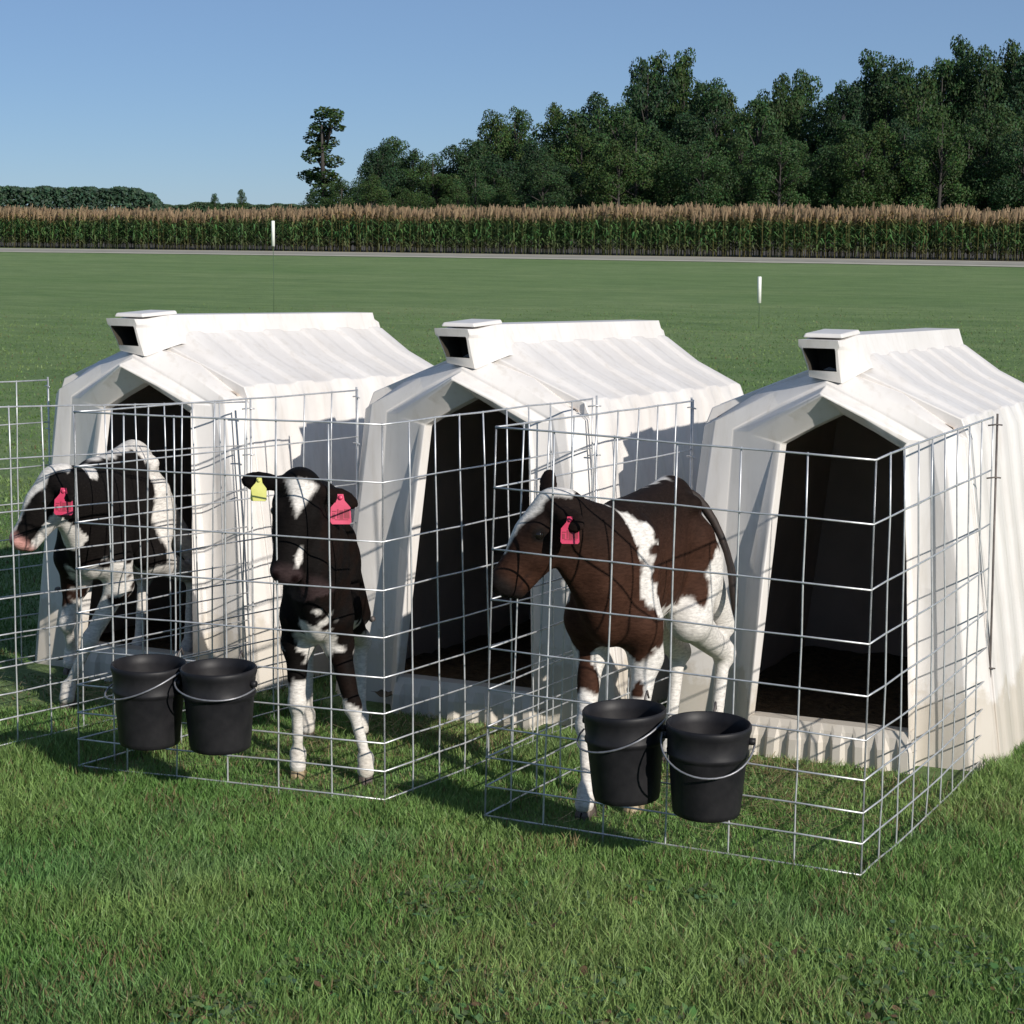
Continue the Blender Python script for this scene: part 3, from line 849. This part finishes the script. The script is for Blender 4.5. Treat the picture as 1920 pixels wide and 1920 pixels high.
def calf(name_label, base, heading, head_poll, head_muz, legs, paint, size=1.0, twist=0.0, tags=(), slim=.93, ear_back=(.5, .5), eye=True, ear_up=(0.0, 0.0), tail=None,
         hoofmats=None, neck_r=(.135, .088), dz=0.0):
    """base (x, y) under the trunk centre; heading unit (x, y); all joints in lawn coordinates"""
    bx, by = base; z0 = float(S * by)
    root = thing('calf', name_label, 'calf', (bx, by, z0), 'calves in the pens')
    hx = unit([heading[0], heading[1], 0]); ly = np.array([-hx[1], hx[0], 0.0]); up = np.array([0, 0, 1.0])
    def G(x, y, z): return np.array([bx, by, dz]) + (hx * x + ly * y * slim) * size + up * z * size
    f = Field()
    # trunk
    f.cap(G(.20, 0, .755), G(-.06, 0, .755), .225, .200, .05, ly, .64 * slim)
    f.cap(G(-.06, 0, .755), G(-.30, 0, .825), .200, .172, .05, ly, .70 * slim)
    f.cap(G(.12, 0, .66), G(.27, 0, .62), .12, .095, .05, ly, .8 * slim)          # brisket
    f.cap(G(.18, 0, .915), G(-.30, 0, .955), .050, .055, .07)               # spine
    for s in (-1, 1):
        f.cap(G(.20, s * .085, .86), G(.25, s * .095, .60), .070 * slim, .080 * slim, .04)      # shoulder blade
        f.ell(G(-.255, s * .105, .930), np.eye(3), (.035, .035, .03), .05)       # hip bone
        f.ell(G(-.415, s * .05, .90), np.eye(3), (.025, .025, .03), .04)
        f.cap(G(-.30, s * .075, .80), G(-.33, s * .085, .66), .110 * slim, .098 * slim, .04)     # rump and thigh
    # legs
    for key, (hoof, lift) in legs.items():
        s = 1 if key[1] == 'L' else -1
        hf = np.array([hoof[0], hoof[1], hoof[2]])
        if key[0] == 'F':
            sh = G(.225, s * .10, .60); el = G(.19, s * .105, .49)
            ft = hf + np.array([0, 0, .085]) * size
            mid = el * .47 + ft * .53
            kn = mid + hx * (.030 + lift) * size
            f.cap(sh, el, .078 * size * slim, .056 * size, .04); f.cap(el, kn, .044 * size, .027 * size, .03)
            f.ell(kn, np.eye(3), np.array([.030, .028, .038]) * size, .02)
            f.cap(kn, ft, .022 * size, .018 * size, .02); f.ell(ft, np.eye(3), np.array([.027, .027, .026]) * size, .012)
            f.cap(ft, hf + hx * .022 * size + up * .045 * size, .027 * size, .030 * size, .015)
        else:
            th = G(-.33, s * .085, .70); st = G(-.235, s * .105, .545)
            ft = hf + np.array([0, 0, .09]) * size
            hk = ft + up * .285 * size - hx * (.085 + lift) * size
            f.cap(th, st, .104 * size * slim, .070 * size, .05); f.cap(G(-.37, s * .08, .74), hk + up * .10, .075 * size, .040 * size, .05)
            f.cap(st, hk, .068 * size, .034 * size, .04); f.ell(hk - hx * .008, np.eye(3), np.array([.042, .034, .046]) * size, .02)
            f.cap(hk, ft, .0245 * size, .0195 * size, .02); f.ell(ft, np.eye(3), np.array([.028, .028, .027]) * size, .012)
            f.cap(ft, hf + hx * .022 * size + up * .045 * size, .028 * size, .031 * size, .015)
    # head frame
    hp = np.array(head_poll, float); hm = np.array(head_muz, float)
    Fd = unit(hm - hp); L = np.linalg.norm(hm - hp)
    N = up - (up @ Fd) * Fd
    if np.linalg.norm(N) < .2: N = hx
    N = unit(N + hx * .0001); Lt = np.cross(N, Fd); 
    if twist:
        c, s_ = math.cos(twist), math.sin(twist); N, Lt = N * c + Lt * s_, Lt * c - N * s_
    Lt = unit(Lt)
    H = lambda a, b, c: hp + Fd * a * L / .30 + N * b * L / .30 + Lt * c * L / .30
    k = L / .30 
    # neck
    n0 = G(.26, 0, .80); n1 = H(-.01, -.02, 0); nm = n0 * .5 + n1 * .5 - up * .005
    side_n = unit(np.cross(n1 - n0, up)) if abs(unit(n1 - n0) @ up) < .95 else ly
    f.cap(n0, nm, neck_r[0] * size, (neck_r[0] + neck_r[1]) / 2 * size, .06, side_n, .74); f.cap(nm, n1, (neck_r[0] + neck_r[1]) / 2 * size, neck_r[1] * size, .05, side_n, .80)
    f.cap(G(.27, 0, .68), n1 - up * .10 * k - Fd * .0, .085 * size, .055 * size, .06, side_n, .6)       # throat and dewlap
    # head
    f.cap(H(.0, 0, 0), H(.13, .005, 0), .080 * k, .066 * k, .03, Lt, .95)
    f.cap(H(-.01, .045, 0), H(.10, .045, 0), .042 * k, .035 * k, .03)
    for s in (-1, 1):
        f.ell(H(.085, .030, s * .055), np.stack([Fd, N, Lt]), np.array([.034, .028, .026]) * k, .02)     # brow
        f.cap(H(.03, -.048, s * .036), H(.15, -.040, s * .026), .048 * k, .036 * k, .03)                  # cheek
    f.cap(H(.12, .0, 0), H(.265, -.010, 0), .062 * k, .051 * k, .03)
    f.cap(H(.10, -.055, 0), H(.27, -.055, 0), .044 * k, .034 * k, .025)                                  # jaw
    f.ell(H(.290, -.010, 0), np.stack([Fd, N, Lt]), np.array([.036, .040, .050]) * k, .02)               # nose pad
    for s in (-1, 1): f.ell(H(.300, .006, s * .030), np.eye(3), np.array([.016, .016, .016]) * k, .012)
    ears = []
    for s in (-1, 1):
        e_up = ear_up[0 if s > 0 else 1]
        d = unit(Lt * s + up * e_up - Fd * .12 - N * ear_back[0 if s > 0 else 1])
        r0 = H(-.005, .030, s * .066); tip = r0 + d * .135 * k
        flat = unit(np.cross(d, Fd)); flat = unit(flat * .9 + N * .3 - d * ((flat * .9 + N * .3) @ d))
        wide = np.cross(flat, d)
        f.cap(r0, r0 + d * .04, .022 * k, .022 * k, .02)
        f.ell(r0 + d * .080 * k, np.stack([d, wide, flat]), np.array([.068, .036, .013]) * k, .012)
        ears.append((r0, d, wide, flat, tip))
    # grid
    allp = np.concatenate([np.stack([i[1] for i in f.items])] + [np.stack([i[2] for i in f.items if i[0] == 'c'])])
    lo = allp.min(0) - .26; hi = allp.max(0) + .26; lo[2] = max(lo[2], -.02)
    lo = np.minimum(lo, [i - .25 for i in allp.min(0)]); lo[2] = -.02
    V, F = surface_net(f, lo, hi, .0115)
    # coat colours are markings, painted by where they lie on the animal
    rel = (V - np.array([bx, by, dz])) / size
    lx, lyy, lz = rel @ hx, rel @ ly, rel @ up
    hd = V - hp; ha, hb, hc = hd @ Fd / k, hd @ N / k, hd @ Lt / k
    wob = .012 * np.sin(V[:, 0] * 61 + V[:, 2] * 37) + .010 * np.sin(V[:, 1] * 83 - V[:, 2] * 71 + 2) + .006 * np.sin(V[:, 2] * 151 + V[:, 0] * 97)
    col = paint(dict(x=lx, y=lyy, z=lz, ha=ha, hb=hb, hc=hc, w=wob, V=V, n=len(V)))
    soil = np.clip((.22 - lz) / .2, 0, 1) * np.clip(.45 + 22 * wob, 0, 1) * .55
    col = blend(col, np.array([.34, .27, .16]), soil)
    nost = np.minimum(np.hypot(ha - .322, (hb - .018)) , 9) 
    for sg in (-1, 1):
        dn_ = np.sqrt((ha - .315) ** 2 + (hb - .014) ** 2 + (hc - sg * .032) ** 2) - .0145
        col = blend(col, np.array([.012, .006, .006]), sm(dn_, .004))
    mouth = np.maximum(np.abs(hb + .052 - .10 * np.clip(.28 - ha, 0, .2)) - .0035, .20 - ha)
    col = blend(col, np.array([.02, .012, .011]), sm(mouth, .003) * .8 * (np.abs(hc) < .08) * (ha < .36))
    eyer = np.minimum(np.sqrt((ha - .090) ** 2 + (hb - .018) ** 2 + (hc - .068) ** 2), np.sqrt((ha - .090) ** 2 + (hb - .018) ** 2 + (hc + .068) ** 2)) - .027
    col = blend(col, BLACK, sm(eyer, .005))
    Vw = V.copy(); Vw[:, 2] += S * V[:, 1]; Vw -= np.array([bx, by, z0])
    body = fast_mesh('body', Vw, F, M_COAT, root, col=col, smooth=True)
    def rel3(p): p = np.array(p, float); return Vector((p[0] - bx, p[1] - by, p[2] + S * p[1] - z0))
    # eyes
    for s in (-1, 1):
        c = H(.090, .018, s * .068)
        w_ = []; 
        me = []; fc = []
        n1_, n2_ = 12, 8; r = .0175 * k
        for j in range(n2_ + 1):
            for i in range(n1_):
                th = math.pi * j / n2_; ph = 2 * math.pi * i / n1_
                me.append(rel3(c + np.array([math.sin(th) * math.cos(ph), math.sin(th) * math.sin(ph), math.cos(th)]) * r))
        for j in range(n2_):
            for i in range(n1_):
                a = j * n1_ + i; b = j * n1_ + (i + 1) % n1_; fc.append((a, b, b + n1_, a + n1_))
        mesh_obj('eye', me, fc, M_EYE, root, smooth=True)
    # hooves: two claws each
    for key, (hoof, lift) in legs.items():
        hf = np.array(hoof, float)
        Vh, Fh = [], []
        for s in (-1, 1):
            b = len(Vh)
            for (z, fr, bk, wd) in ((0, .052, -.022, .026), (.012, .050, -.024, .026), (.055, .020, -.026, .020), (.062, .010, -.02, .012)):
                for (aa, ww) in ((fr, .25), (fr * .8, .8), (0, 1.0), (bk, .8), (bk, .1)):
                    for q in ([0] if 0 else [0]):
                        pass
                    Vh.append((aa, s * (.002 + wd * ww), z))
                Vh.append((fr, s * .002, z)); Vh.append((bk, s * .002, z))
            m_ = 7
            order = [5, 0, 1, 2, 3, 4, 6]
            for j in range(3):
                for i in range(7):
                    a = b + j * m_ + order[i]; c = b + j * m_ + order[(i + 1) % 7]
                    Fh.append((a, c, c + m_, a + m_))
            Fh.append(tuple(b + o for o in order)); Fh.append(tuple(b + 3 * m_ + o for o in order[::-1]))
        Vh = [rel3(hf + (hx * x + ly * y + up * z) * size * 1.05) for x, y, z in Vh]
        mt = (hoofmats or {}).get(key, M_HOOFD)
        mesh_obj('hoof', Vh, Fh, mt, root, smooth=False)
    # tail
    tw = Wires(9)
    pts = tail if tail is not None else [(-.42, 0, .95), (-.475, 0, .90), (-.49, 0, .75), (-.48, 0, .60), (-.475, .01, .48), (-.475, .01, .40)]
    tw.tube([rel3(G(*p)) for p in pts], [.024, .020, .015, .013, .022, .004][:len(pts)])
    to = tw.build('tail', M_TAIL, root); to.modifiers.new('s', 'SUBSURF').render_levels = 1
    # tags
    for side, mat, sz, hang in tags:
        r0, d, wide, flat, tip = ears[1 if side > 0 else 0]
        c = r0 + d * .075 * k
        nrm = unit(flat * (1 if flat @ np.array([.4, -.9, .1]) > 0 else -1))
        nrm = unit(nrm * .35 + np.array([.42, -.9, .12]) + d * hang)
        dn = unit(-up - (-up @ nrm) * nrm); sd = np.cross(dn, nrm)
        c = c + nrm * .022
        out = [(-.010, -.012), (.010, -.012), (.014, .010), (.034, .034), (.036, .085), (.030, .092), (-.030, .092), (-.036, .085), (-.034, .034), (-.014, .010)]
        Vt = [rel3(c + (sd * a + dn * b_) * sz + nrm * t) for t in (.0022, -.0022) for a, b_ in out]
        n_ = len(out)
        Ft = [tuple(range(n_)), tuple(range(2 * n_ - 1, n_ - 1, -1))] + [(i, n_ + i, n_ + (i + 1) % n_, (i + 1) % n_) for i in range(n_)]
        tg = mesh_obj('ear_tag', Vt, Ft, mat, root)
        w = Wires(10); w.tube([rel3(c - nrm * .030), rel3(c + nrm * .006), rel3(c + nrm * .009)], [.006 * sz, .009 * sz, .005 * sz]); w.build('stud', mat, tg)
        if mat is M_PINK:       # rubbed illegible digits
            Vn, Fn = [], []
            for (a0, b0, a1, b1) in ((-.030, .040, -.012, .072), (-.009, .044, .004, .074), (.007, .040, .012, .072), (.015, .046, .029, .050), (.019, .054, .029, .074), (-.026, .075, .020, .078)):
                b = len(Vn); Vn += [rel3(c + (sd * x + dn * y) * sz + nrm * .0032) for x, y in ((a0, b0), (a1, b0), (a1, b1), (a0, b1))]; Fn.append((b, b + 1, b + 2, b + 3))
            mesh_obj('tag_digits', Vn, Fn, M_INK, tg)
    return root

WHITE = np.array([.70, .665, .62]); BROWN = np.array([.042, .0195, .0125]); BLACK = np.array([.009, .0075, .007]); PINKN = np.array([.62, .32, .28])
M_TAIL = m_simple('tail_hair', (.012, .009, .008), (.035, .02, .014), .7, 60)
def blend(base, colr, m): return base * (1 - m[:, None]) + np.array(colr) * m[:, None]
def sm(d, w=.006): return np.clip(.5 - d / (2 * w), 0, 1)      # 1 inside (d<0)
def ellp(d, c, r): return (np.sqrt(((d['x'] - c[0]) / r[0]) ** 2 + ((d['y'] - c[1]) / r[1]) ** 2 + ((d['z'] - c[2]) / r[2]) ** 2) - 1) * min(r) + d['w']
def ellh(d, c, r): return (np.sqrt(((d['ha'] - c[0]) / r[0]) ** 2 + ((d['hb'] - c[1]) / r[1]) ** 2 + ((d['hc'] - c[2]) / r[2]) ** 2) - 1) * min(r) + d['w'] * .3
def head_sel(d): return (np.sqrt((d['ha'] - .12) ** 2 + d['hb'] ** 2 + d['hc'] ** 2) < .25) & (d['x'] > .28)

def paint_c(d):      # brown and white calf
    n = d['n']; col = np.tile(BROWN, (n, 1)).astype(float)
    mott = np.clip(.5 + 25 * d['w'], 0, 1)
    col = col * (1.0 + .35 * mott[:, None])
    dark = np.clip((d['z'] - .76) / .18, 0, 1) * .85
    col = blend(col, BLACK, dark)
    body = d['x'] < .30
    x, z = d['x'], d['z']
    stripe = np.abs(x - (.275 - 1.0 * np.clip(.70 - z, 0, .2) + .9 * np.clip(z - .90, 0, .1))) - (.030 + .12 * np.clip(.66 - z, 0, .3) + .02 * (z > .85)) + d['w']
    col = blend(col, WHITE, sm(stripe) * body * (z > .50))
    belly = (z - (.61 - .45 * np.clip(x - .02, 0, 1))) + d['w']
    col = blend(col, WHITE, sm(belly) * (x < .25) * (x > -.30))
    rear = np.maximum(x + .235 + .35 * (z - .62), z - .78) + d['w'] * .7
    col = blend(col, WHITE, sm(rear))
    col = blend(col, WHITE, sm(ellp(d, (-.27, 0, .97), (.13, .035, .06))))
    col = blend(col, WHITE, sm(np.maximum(z - .37, -x + .05) + d['w'] * .6) )
    col = blend(col, WHITE, sm(np.maximum(z - .55, x + .1) + d['w'] * .6) )
    hs = head_sel(d)
    blaze = np.abs(d['hc']) - (.050 - .20 * np.clip(d['ha'] - .02, 0, .25)) + d['w'] * .2
    col = np.where((hs & (d['hb'] > .01))[:, None], blend(col, WHITE, sm(blaze) * (d['ha'] < .21)), col)
    nose = (np.abs(d['ha'] - .32) - .055)
    col = blend(col, BLACK * 1.5, sm(nose, .02) * hs)
    return col
def paint_b(d):      # black calf seen from the front
    n = d['n']; col = np.tile(BLACK * .75, (n, 1)).astype(float)
    x, z = d['x'], d['z']
    br = np.clip(.5 + 30 * d['w'], 0, 1) * .4 * (d['y'] > .02)
    col = blend(col, BROWN * .4, br)
    col = blend(col, WHITE, sm(ellp(d, (.12, 0, .52), (.40, .07, .12))))
    col = blend(col, WHITE, sm(ellp(d, (-.1, 0, .48), (.35, .14, .09))))
    lim = np.where(d['y'] > 0, .285, .36)
    col = blend(col, WHITE, sm(np.maximum(z - lim, -x) + d['w'] * .8))
    col = blend(col, WHITE * .95, sm(np.maximum(z - .42, x) + d['w']))
    col = blend(col, WHITE, sm(ellp(d, (.05, -.1, .90), (.05, .09, .08))))
    hs = head_sel(d)
    tri = np.maximum(np.abs(d['hc']) - (.052 - .42 * np.clip(d['ha'] - .0, 0, .3)), -(d['ha'] + .008))
    col = np.where((hs & (d['hb'] > .02))[:, None], blend(col, WHITE, sm(tri)), col)
    col = blend(col, np.array([.045, .03, .03]), sm(np.abs(d['ha'] - .33) - .045, .015) * hs)
    col = blend(col, WHITE, sm(ellh(d, (.25, .045, .030), (.026, .05, .010)), .003) * hs)
    return col
def paint_a(d):      # black calf with a white back end, blaze and pink nose
    n = d['n']; col = np.tile(BLACK, (n, 1)).astype(float)
    x, z = d['x'], d['z']
    br = np.clip((.62 - z) / .2, 0, 1) * (x > .1) * .8
    col = blend(col, BROWN * .8, br)
    side = .10 * np.sin(z * 14 + 1) * 0
    rear = x + .215 - .9 * np.clip(z - .93, 0, .06) + d['w'] * .5
    col = blend(col, WHITE, sm(rear))
    col = blend(col, WHITE, sm(np.maximum(x + .36, -9) + d['w']))
    d2 = dict(d); d2['w'] = d['w'] * .4
    col = blend(col, WHITE, sm(ellp(d2, (-.06, 0, .99), (.30, .040, .045))))
    col = blend(col, WHITE, sm(ellp(d, (.22, .04, .53), (.16, .13, .085))))
    col = blend(col, WHITE * .9, sm(np.maximum(z - .42, -x) + d['w']))
    col = blend(col, WHITE * .9, sm(np.maximum(z - .5, x) + d['w']))
    hs = head_sel(d)
    nk = ellp(d, (.40, .03, .97), (.10, .10, .05))
    col = blend(col, WHITE, sm(nk) * ~hs)
    blaze = np.abs(d['hc']) - (.062 - .22 * np.clip(d['ha'] - .02, 0, .19)) + d['w'] * .2
    col = np.where((hs & (d['hb'] > .01))[:, None], blend(col, WHITE, sm(blaze)), col)
    col = np.where((hs & (d['ha'] > .10) & (d['hb'] < -.04))[:, None], blend(col, WHITE, sm(.0 * d['ha'] - .01)), col)
    col = blend(col, PINKN, sm(np.abs(d['ha'] - .33) - .055, .015) * hs)
    return col

calf('brown and white calf turning its head left in the right pen, pink ear tag', (-1.030, .76), (.06, -1), (-1.115, .30, .99), (-1.275, .19, .765),
     dict(FL=((-.925, .50, 0), .0), FR=((-1.035, .36, .0), .0), HL=((-.945, 1.27, 0), .0), HR=((-1.10, 1.22, 0), .0)), paint_c, slim=.88, neck_r=(.118, .082), size=1.04,
     tags=((1, M_PINK, .82, .45),), ear_up=(-.05, .95), ear_back=(.65, .0), tail=[(-.41, .02, .96), (-.46, .08, .91), (-.46, .155, .80), (-.44, .20, .70), (-.43, .215, .62), (-.43, .22, .52)],
     hoofmats=dict(FL=M_HOOF))
calf('black calf facing forward in the middle pen, one yellow and one pink ear tag', (-2.150, .52), (.50, -.865), (-2.050, .245, 1.005), (-2.005, .085, .748),
     dict(FL=((-1.885, .39, 0), .0), FR=((-2.125, .335, 0), .0), HL=((-2.24, .95, 0), .0), HR=((-2.42, .86, 0), .0)), paint_b, size=.96, slim=.70, twist=.35, neck_r=(.115, .082),
     tags=((1, M_PINK, .98, .0), (-1, M_YEL, .76, .0)), ear_up=(-.05, .02), hoofmats=dict(FR=M_HOOF))
calf('black and white calf with pink nose and white blaze stepping out of the left hutch', (-3.49, 1.08), (.34, -.94), (-3.365, .60, .915), (-3.475, .48, .705),
     dict(FL=((-3.50, .80, 0), .0), FR=((-3.56, .90, .12), .05), HL=((-3.46, 1.55, .05), .0), HR=((-3.66, 1.47, .05), .0)), paint_a, slim=.84, size=1.01,
     tags=((1, M_PINK, .98, .3),), ear_up=(-.3, .5))
# ------------------------------------------------------------------ grass blades (nobody could count them)
def vnoise(x, y, s, seed):
    """smooth value noise"""
    r = np.random.default_rng(seed).random((64, 64))
    u, v = x / s, y / s
    i, j = np.floor(u).astype(int), np.floor(v).astype(int); fu, fv = u - i, v - j
    fu = fu * fu * (3 - 2 * fu); fv = fv * fv * (3 - 2 * fv)
    g = lambda a, b: r[a % 64, b % 64]
    return (g(i, j) * (1 - fu) + g(i + 1, j) * fu) * (1 - fv) + (g(i, j + 1) * (1 - fu) + g(i + 1, j + 1) * fu) * fv

def in_quad(x, y, Q, m=0.0):
    r = np.ones(len(x), bool); n = len(Q)
    for k in range(n):
        (ax, ay), (bx_, by_) = Q[k], Q[(k + 1) % n]
        r &= ((bx_ - ax) * (y - ay) - (by_ - ay) * (x - ax)) > m * math.hypot(bx_ - ax, by_ - ay)
    return r

def grass_patch(name, label, n, bearing, dist, hgt, wid, segs, fade=None, tint=1.0):
    """blades scattered over a sector of the lawn"""
    a = RNG.uniform(*bearing, n); D = np.sqrt(RNG.uniform(dist[0] ** 2, dist[1] ** 2, n))
    fx, fy = -math.sin(YAW), math.cos(YAW); rx, ry = fy, -fx
    x = CX + D * (np.cos(a) * fx + np.sin(a) * rx); y = CY + D * (np.cos(a) * fy + np.sin(a) * ry)
    pens = [[(-1.278, .11), (-.033, .084), (-.085, 1.74), (-1.28, 1.86)], [(-2.787, -.028), (-1.648, .115), (-1.60, 1.62), (-2.64, 1.60)], [(-4.42, -.10), (-3.22, -.02), (-3.08, 1.45), (-4.22, 1.59)]]
    inside = np.zeros(n, bool)
    for q in pens: inside |= in_quad(x, y, q)
    hut = np.zeros(n, bool)
    for (hx_, hy_) in ((-3.58, 1.46), (-2.06, 1.55), (-.60, 1.62)):
        hut |= (np.abs(x - hx_ + .07) < .62) & (y > hy_ - .18) & (y < hy_ + 2.05)
    big = vnoise(x, y, .55, 3); mid = vnoise(x, y, .17, 5); sml = vnoise(x, y, .06, 9)
    keep = ~hut & (RNG.random(n) < np.where(inside, .42 + .4 * mid, .75 + .5 * mid))
    x, y, inside, big, mid, sml, D = [q[keep] for q in (x, y, inside, big, mid, sml, D)]
    if fade: 
        kk = RNG.random(len(x)) > (D - fade[0]) / (fade[1] - fade[0]); x, y, inside, big, mid, sml, D = [q[kk] for q in (x, y, inside, big, mid, sml, D)]
    n = len(x)
    h = hgt * (.45 + .5 * big + .55 * mid + .35 * sml) * RNG.uniform(.55, 1.25, n) * np.where(inside, .55, 1.0)
    w = wid * RNG.uniform(.7, 1.35, n)
    th = RNG.uniform(0, 2 * math.pi, n); bend = RNG.uniform(.1, .75, n) * h; ph = RNG.uniform(0, 2 * math.pi, n)
    wx, wy = np.cos(th) * w / 2, np.sin(th) * w / 2; bx_, by_ = np.cos(ph) * bend, np.sin(ph) * bend
    z = T(y) - .004
    tone = np.clip(.5 + 1.1 * (big - .5) + .6 * (vnoise(x, y, 1.3, 21) - .5) + RNG.normal(0, .16, n), 0, 1)
    g0 = np.array([.125, .258, .062]); g1 = np.array([.255, .365, .112]); blue = np.array([.120, .265, .120])
    col = g0 * (1 - tone[:, None]) + g1 * tone[:, None]
    bl = np.clip((vnoise(x, y, .35, 33) - .62) * 4, 0, 1) * .22
    col = blend(col, blue, bl)
    dry = (RNG.random(n) < .05 + .16 * (vnoise(x, y, .25, 41) > .70) + .05 * inside)
    col[dry] = np.array([.26, .20, .10]) * RNG.uniform(.6, 1.1, (dry.sum(), 1))
    col *= RNG.uniform(.65, 1.3, (n, 1)) * tint
    rows = []
    ts = [0, .55, 1.0] if segs == 2 else [0, 1.0]
    Ls = []
    for t in ts[:-1]:
        cx = x + bx_ * t * t; cy = y + by_ * t * t; cz = z + h * t
        f = 1 - .35 * t
        Ls.append(np.stack([cx - wx * f, cy - wy * f, cz], 1)); Ls.append(np.stack([cx + wx * f, cy + wy * f, cz], 1))
    Ls.append(np.stack([x + bx_, y + by_, z + h * .93], 1))
    V = np.stack(Ls, 1); k = V.shape[1]; base = np.arange(n)[:, None] * k
    if segs == 2: F = np.concatenate([base + np.array([[0, 1, 3]]), base + np.array([[0, 3, 2]]), base + np.array([[2, 3, 4]])])
    else: F = base + np.array([[0, 1, 2]])
    shade = np.ones(k)
    Cc = np.repeat(col, k, 0)
    return tag(fast_mesh(name, V.reshape(-1, 3), F, M_GRASS, col=Cc), label, 'grass', kind='stuff')
grass_patch('grass', 'rough green grass in front of and inside the wire pens', 540000, (-.52, .46), (2.9, 8.2), .048, .0037, 2)
grass_patch('grass', 'short mown grass around and behind the hutches', 270000, (-.46, .40), (8.0, 17), .026, .010, 1, (10, 19), .72)
grass_patch('grass', 'mown lawn stretching away to the gravel lane', 220000, (-.44, .38), (15, 60), .030, .020, 1, (16, 50), .75)

def weeds():
    """low broad leaved weeds mixed into the turf at the right front"""
    n = 9000
    cx = RNG.uniform(-1.1, 1.0, n); cy = RNG.uniform(-1.9, -.25, n)
    keep = (vnoise(cx, cy, .34, 77) + .35 * vnoise(cx, cy, .09, 78) > .78) & (cy < -.25 - .05 * cx)
    cx, cy = cx[keep], cy[keep]; n = len(cx)
    z = T(cy) + RNG.uniform(.008, .040, n)
    a = RNG.uniform(0, 2 * math.pi, n); r = RNG.uniform(.006, .013, n)
    tilt = RNG.normal(0, .35, (n, 2))
    V = []
    for k in range(6):
        b = a + k * math.pi / 3; f = (1.25 if k in (0, 3) else .8)
        dx, dy = np.cos(b) * r * f, np.sin(b) * r * f
        V.append(np.stack([cx + dx, cy + dy, z + dx * tilt[:, 0] + dy * tilt[:, 1]], 1))
    V = np.stack(V, 1).reshape(-1, 3)
    col = np.stack([RNG.uniform(.09, .17, n), RNG.uniform(.17, .27, n), RNG.uniform(.06, .11, n)], 1)
    dead = RNG.random(n) < .10; col[dead] = np.array([.20, .12, .07])
    tag(fast_mesh('weeds', V, np.arange(n * 6).reshape(n, 6), M_GRASS, col=np.repeat(col, 6, 0)), 'low broad leaved weeds in the turf in front of the right pen', 'weeds', kind='stuff')
weeds()
def straw():
    """trampled straw and hay in the pens and by the doors"""
    n = 1500
    c = [(-.62, 1.25, .45, .22), (-2.1, 1.2, .42, .25), (-3.6, 1.1, .4, .25), (-.8, .7, .5, .5), (-2.2, .6, .5, .5), (-.6, .8, .5, .4)]
    k = RNG.integers(0, len(c), n); c = np.array(c)
    x = RNG.normal(c[k, 0], c[k, 2] * .5); y = RNG.normal(c[k, 1], c[k, 3] * .5)
    ok = (y > .15) & (y < 1.40); x, y = x[ok], y[ok]; n = len(x)
    z = T(y) + RNG.uniform(.006, .030, n); a = RNG.uniform(0, math.pi, n); L = RNG.uniform(.02, .07, n); w = .0013
    ux, uy = np.cos(a), np.sin(a); t = RNG.normal(0, .15, n)
    V = np.stack([np.stack([x - ux * L - uy * w, y - uy * L + ux * w, z - t * L], 1), np.stack([x - ux * L + uy * w, y - uy * L - ux * w, z - t * L], 1),
                  np.stack([x + ux * L + uy * w, y + uy * L - ux * w, z + t * L], 1), np.stack([x + ux * L - uy * w, y + uy * L + ux * w, z + t * L], 1)], 1).reshape(-1, 3)
    col = np.array([.42, .34, .17]) * RNG.uniform(.5, 1.2, (n, 1))
    tag(fast_mesh('straw', V, np.arange(n * 4).reshape(n, 4), M_GRASS, col=np.repeat(col, 4, 0)), 'scattered straw bits trampled into the grass inside the pens', 'straw', kind='stuff')
straw()
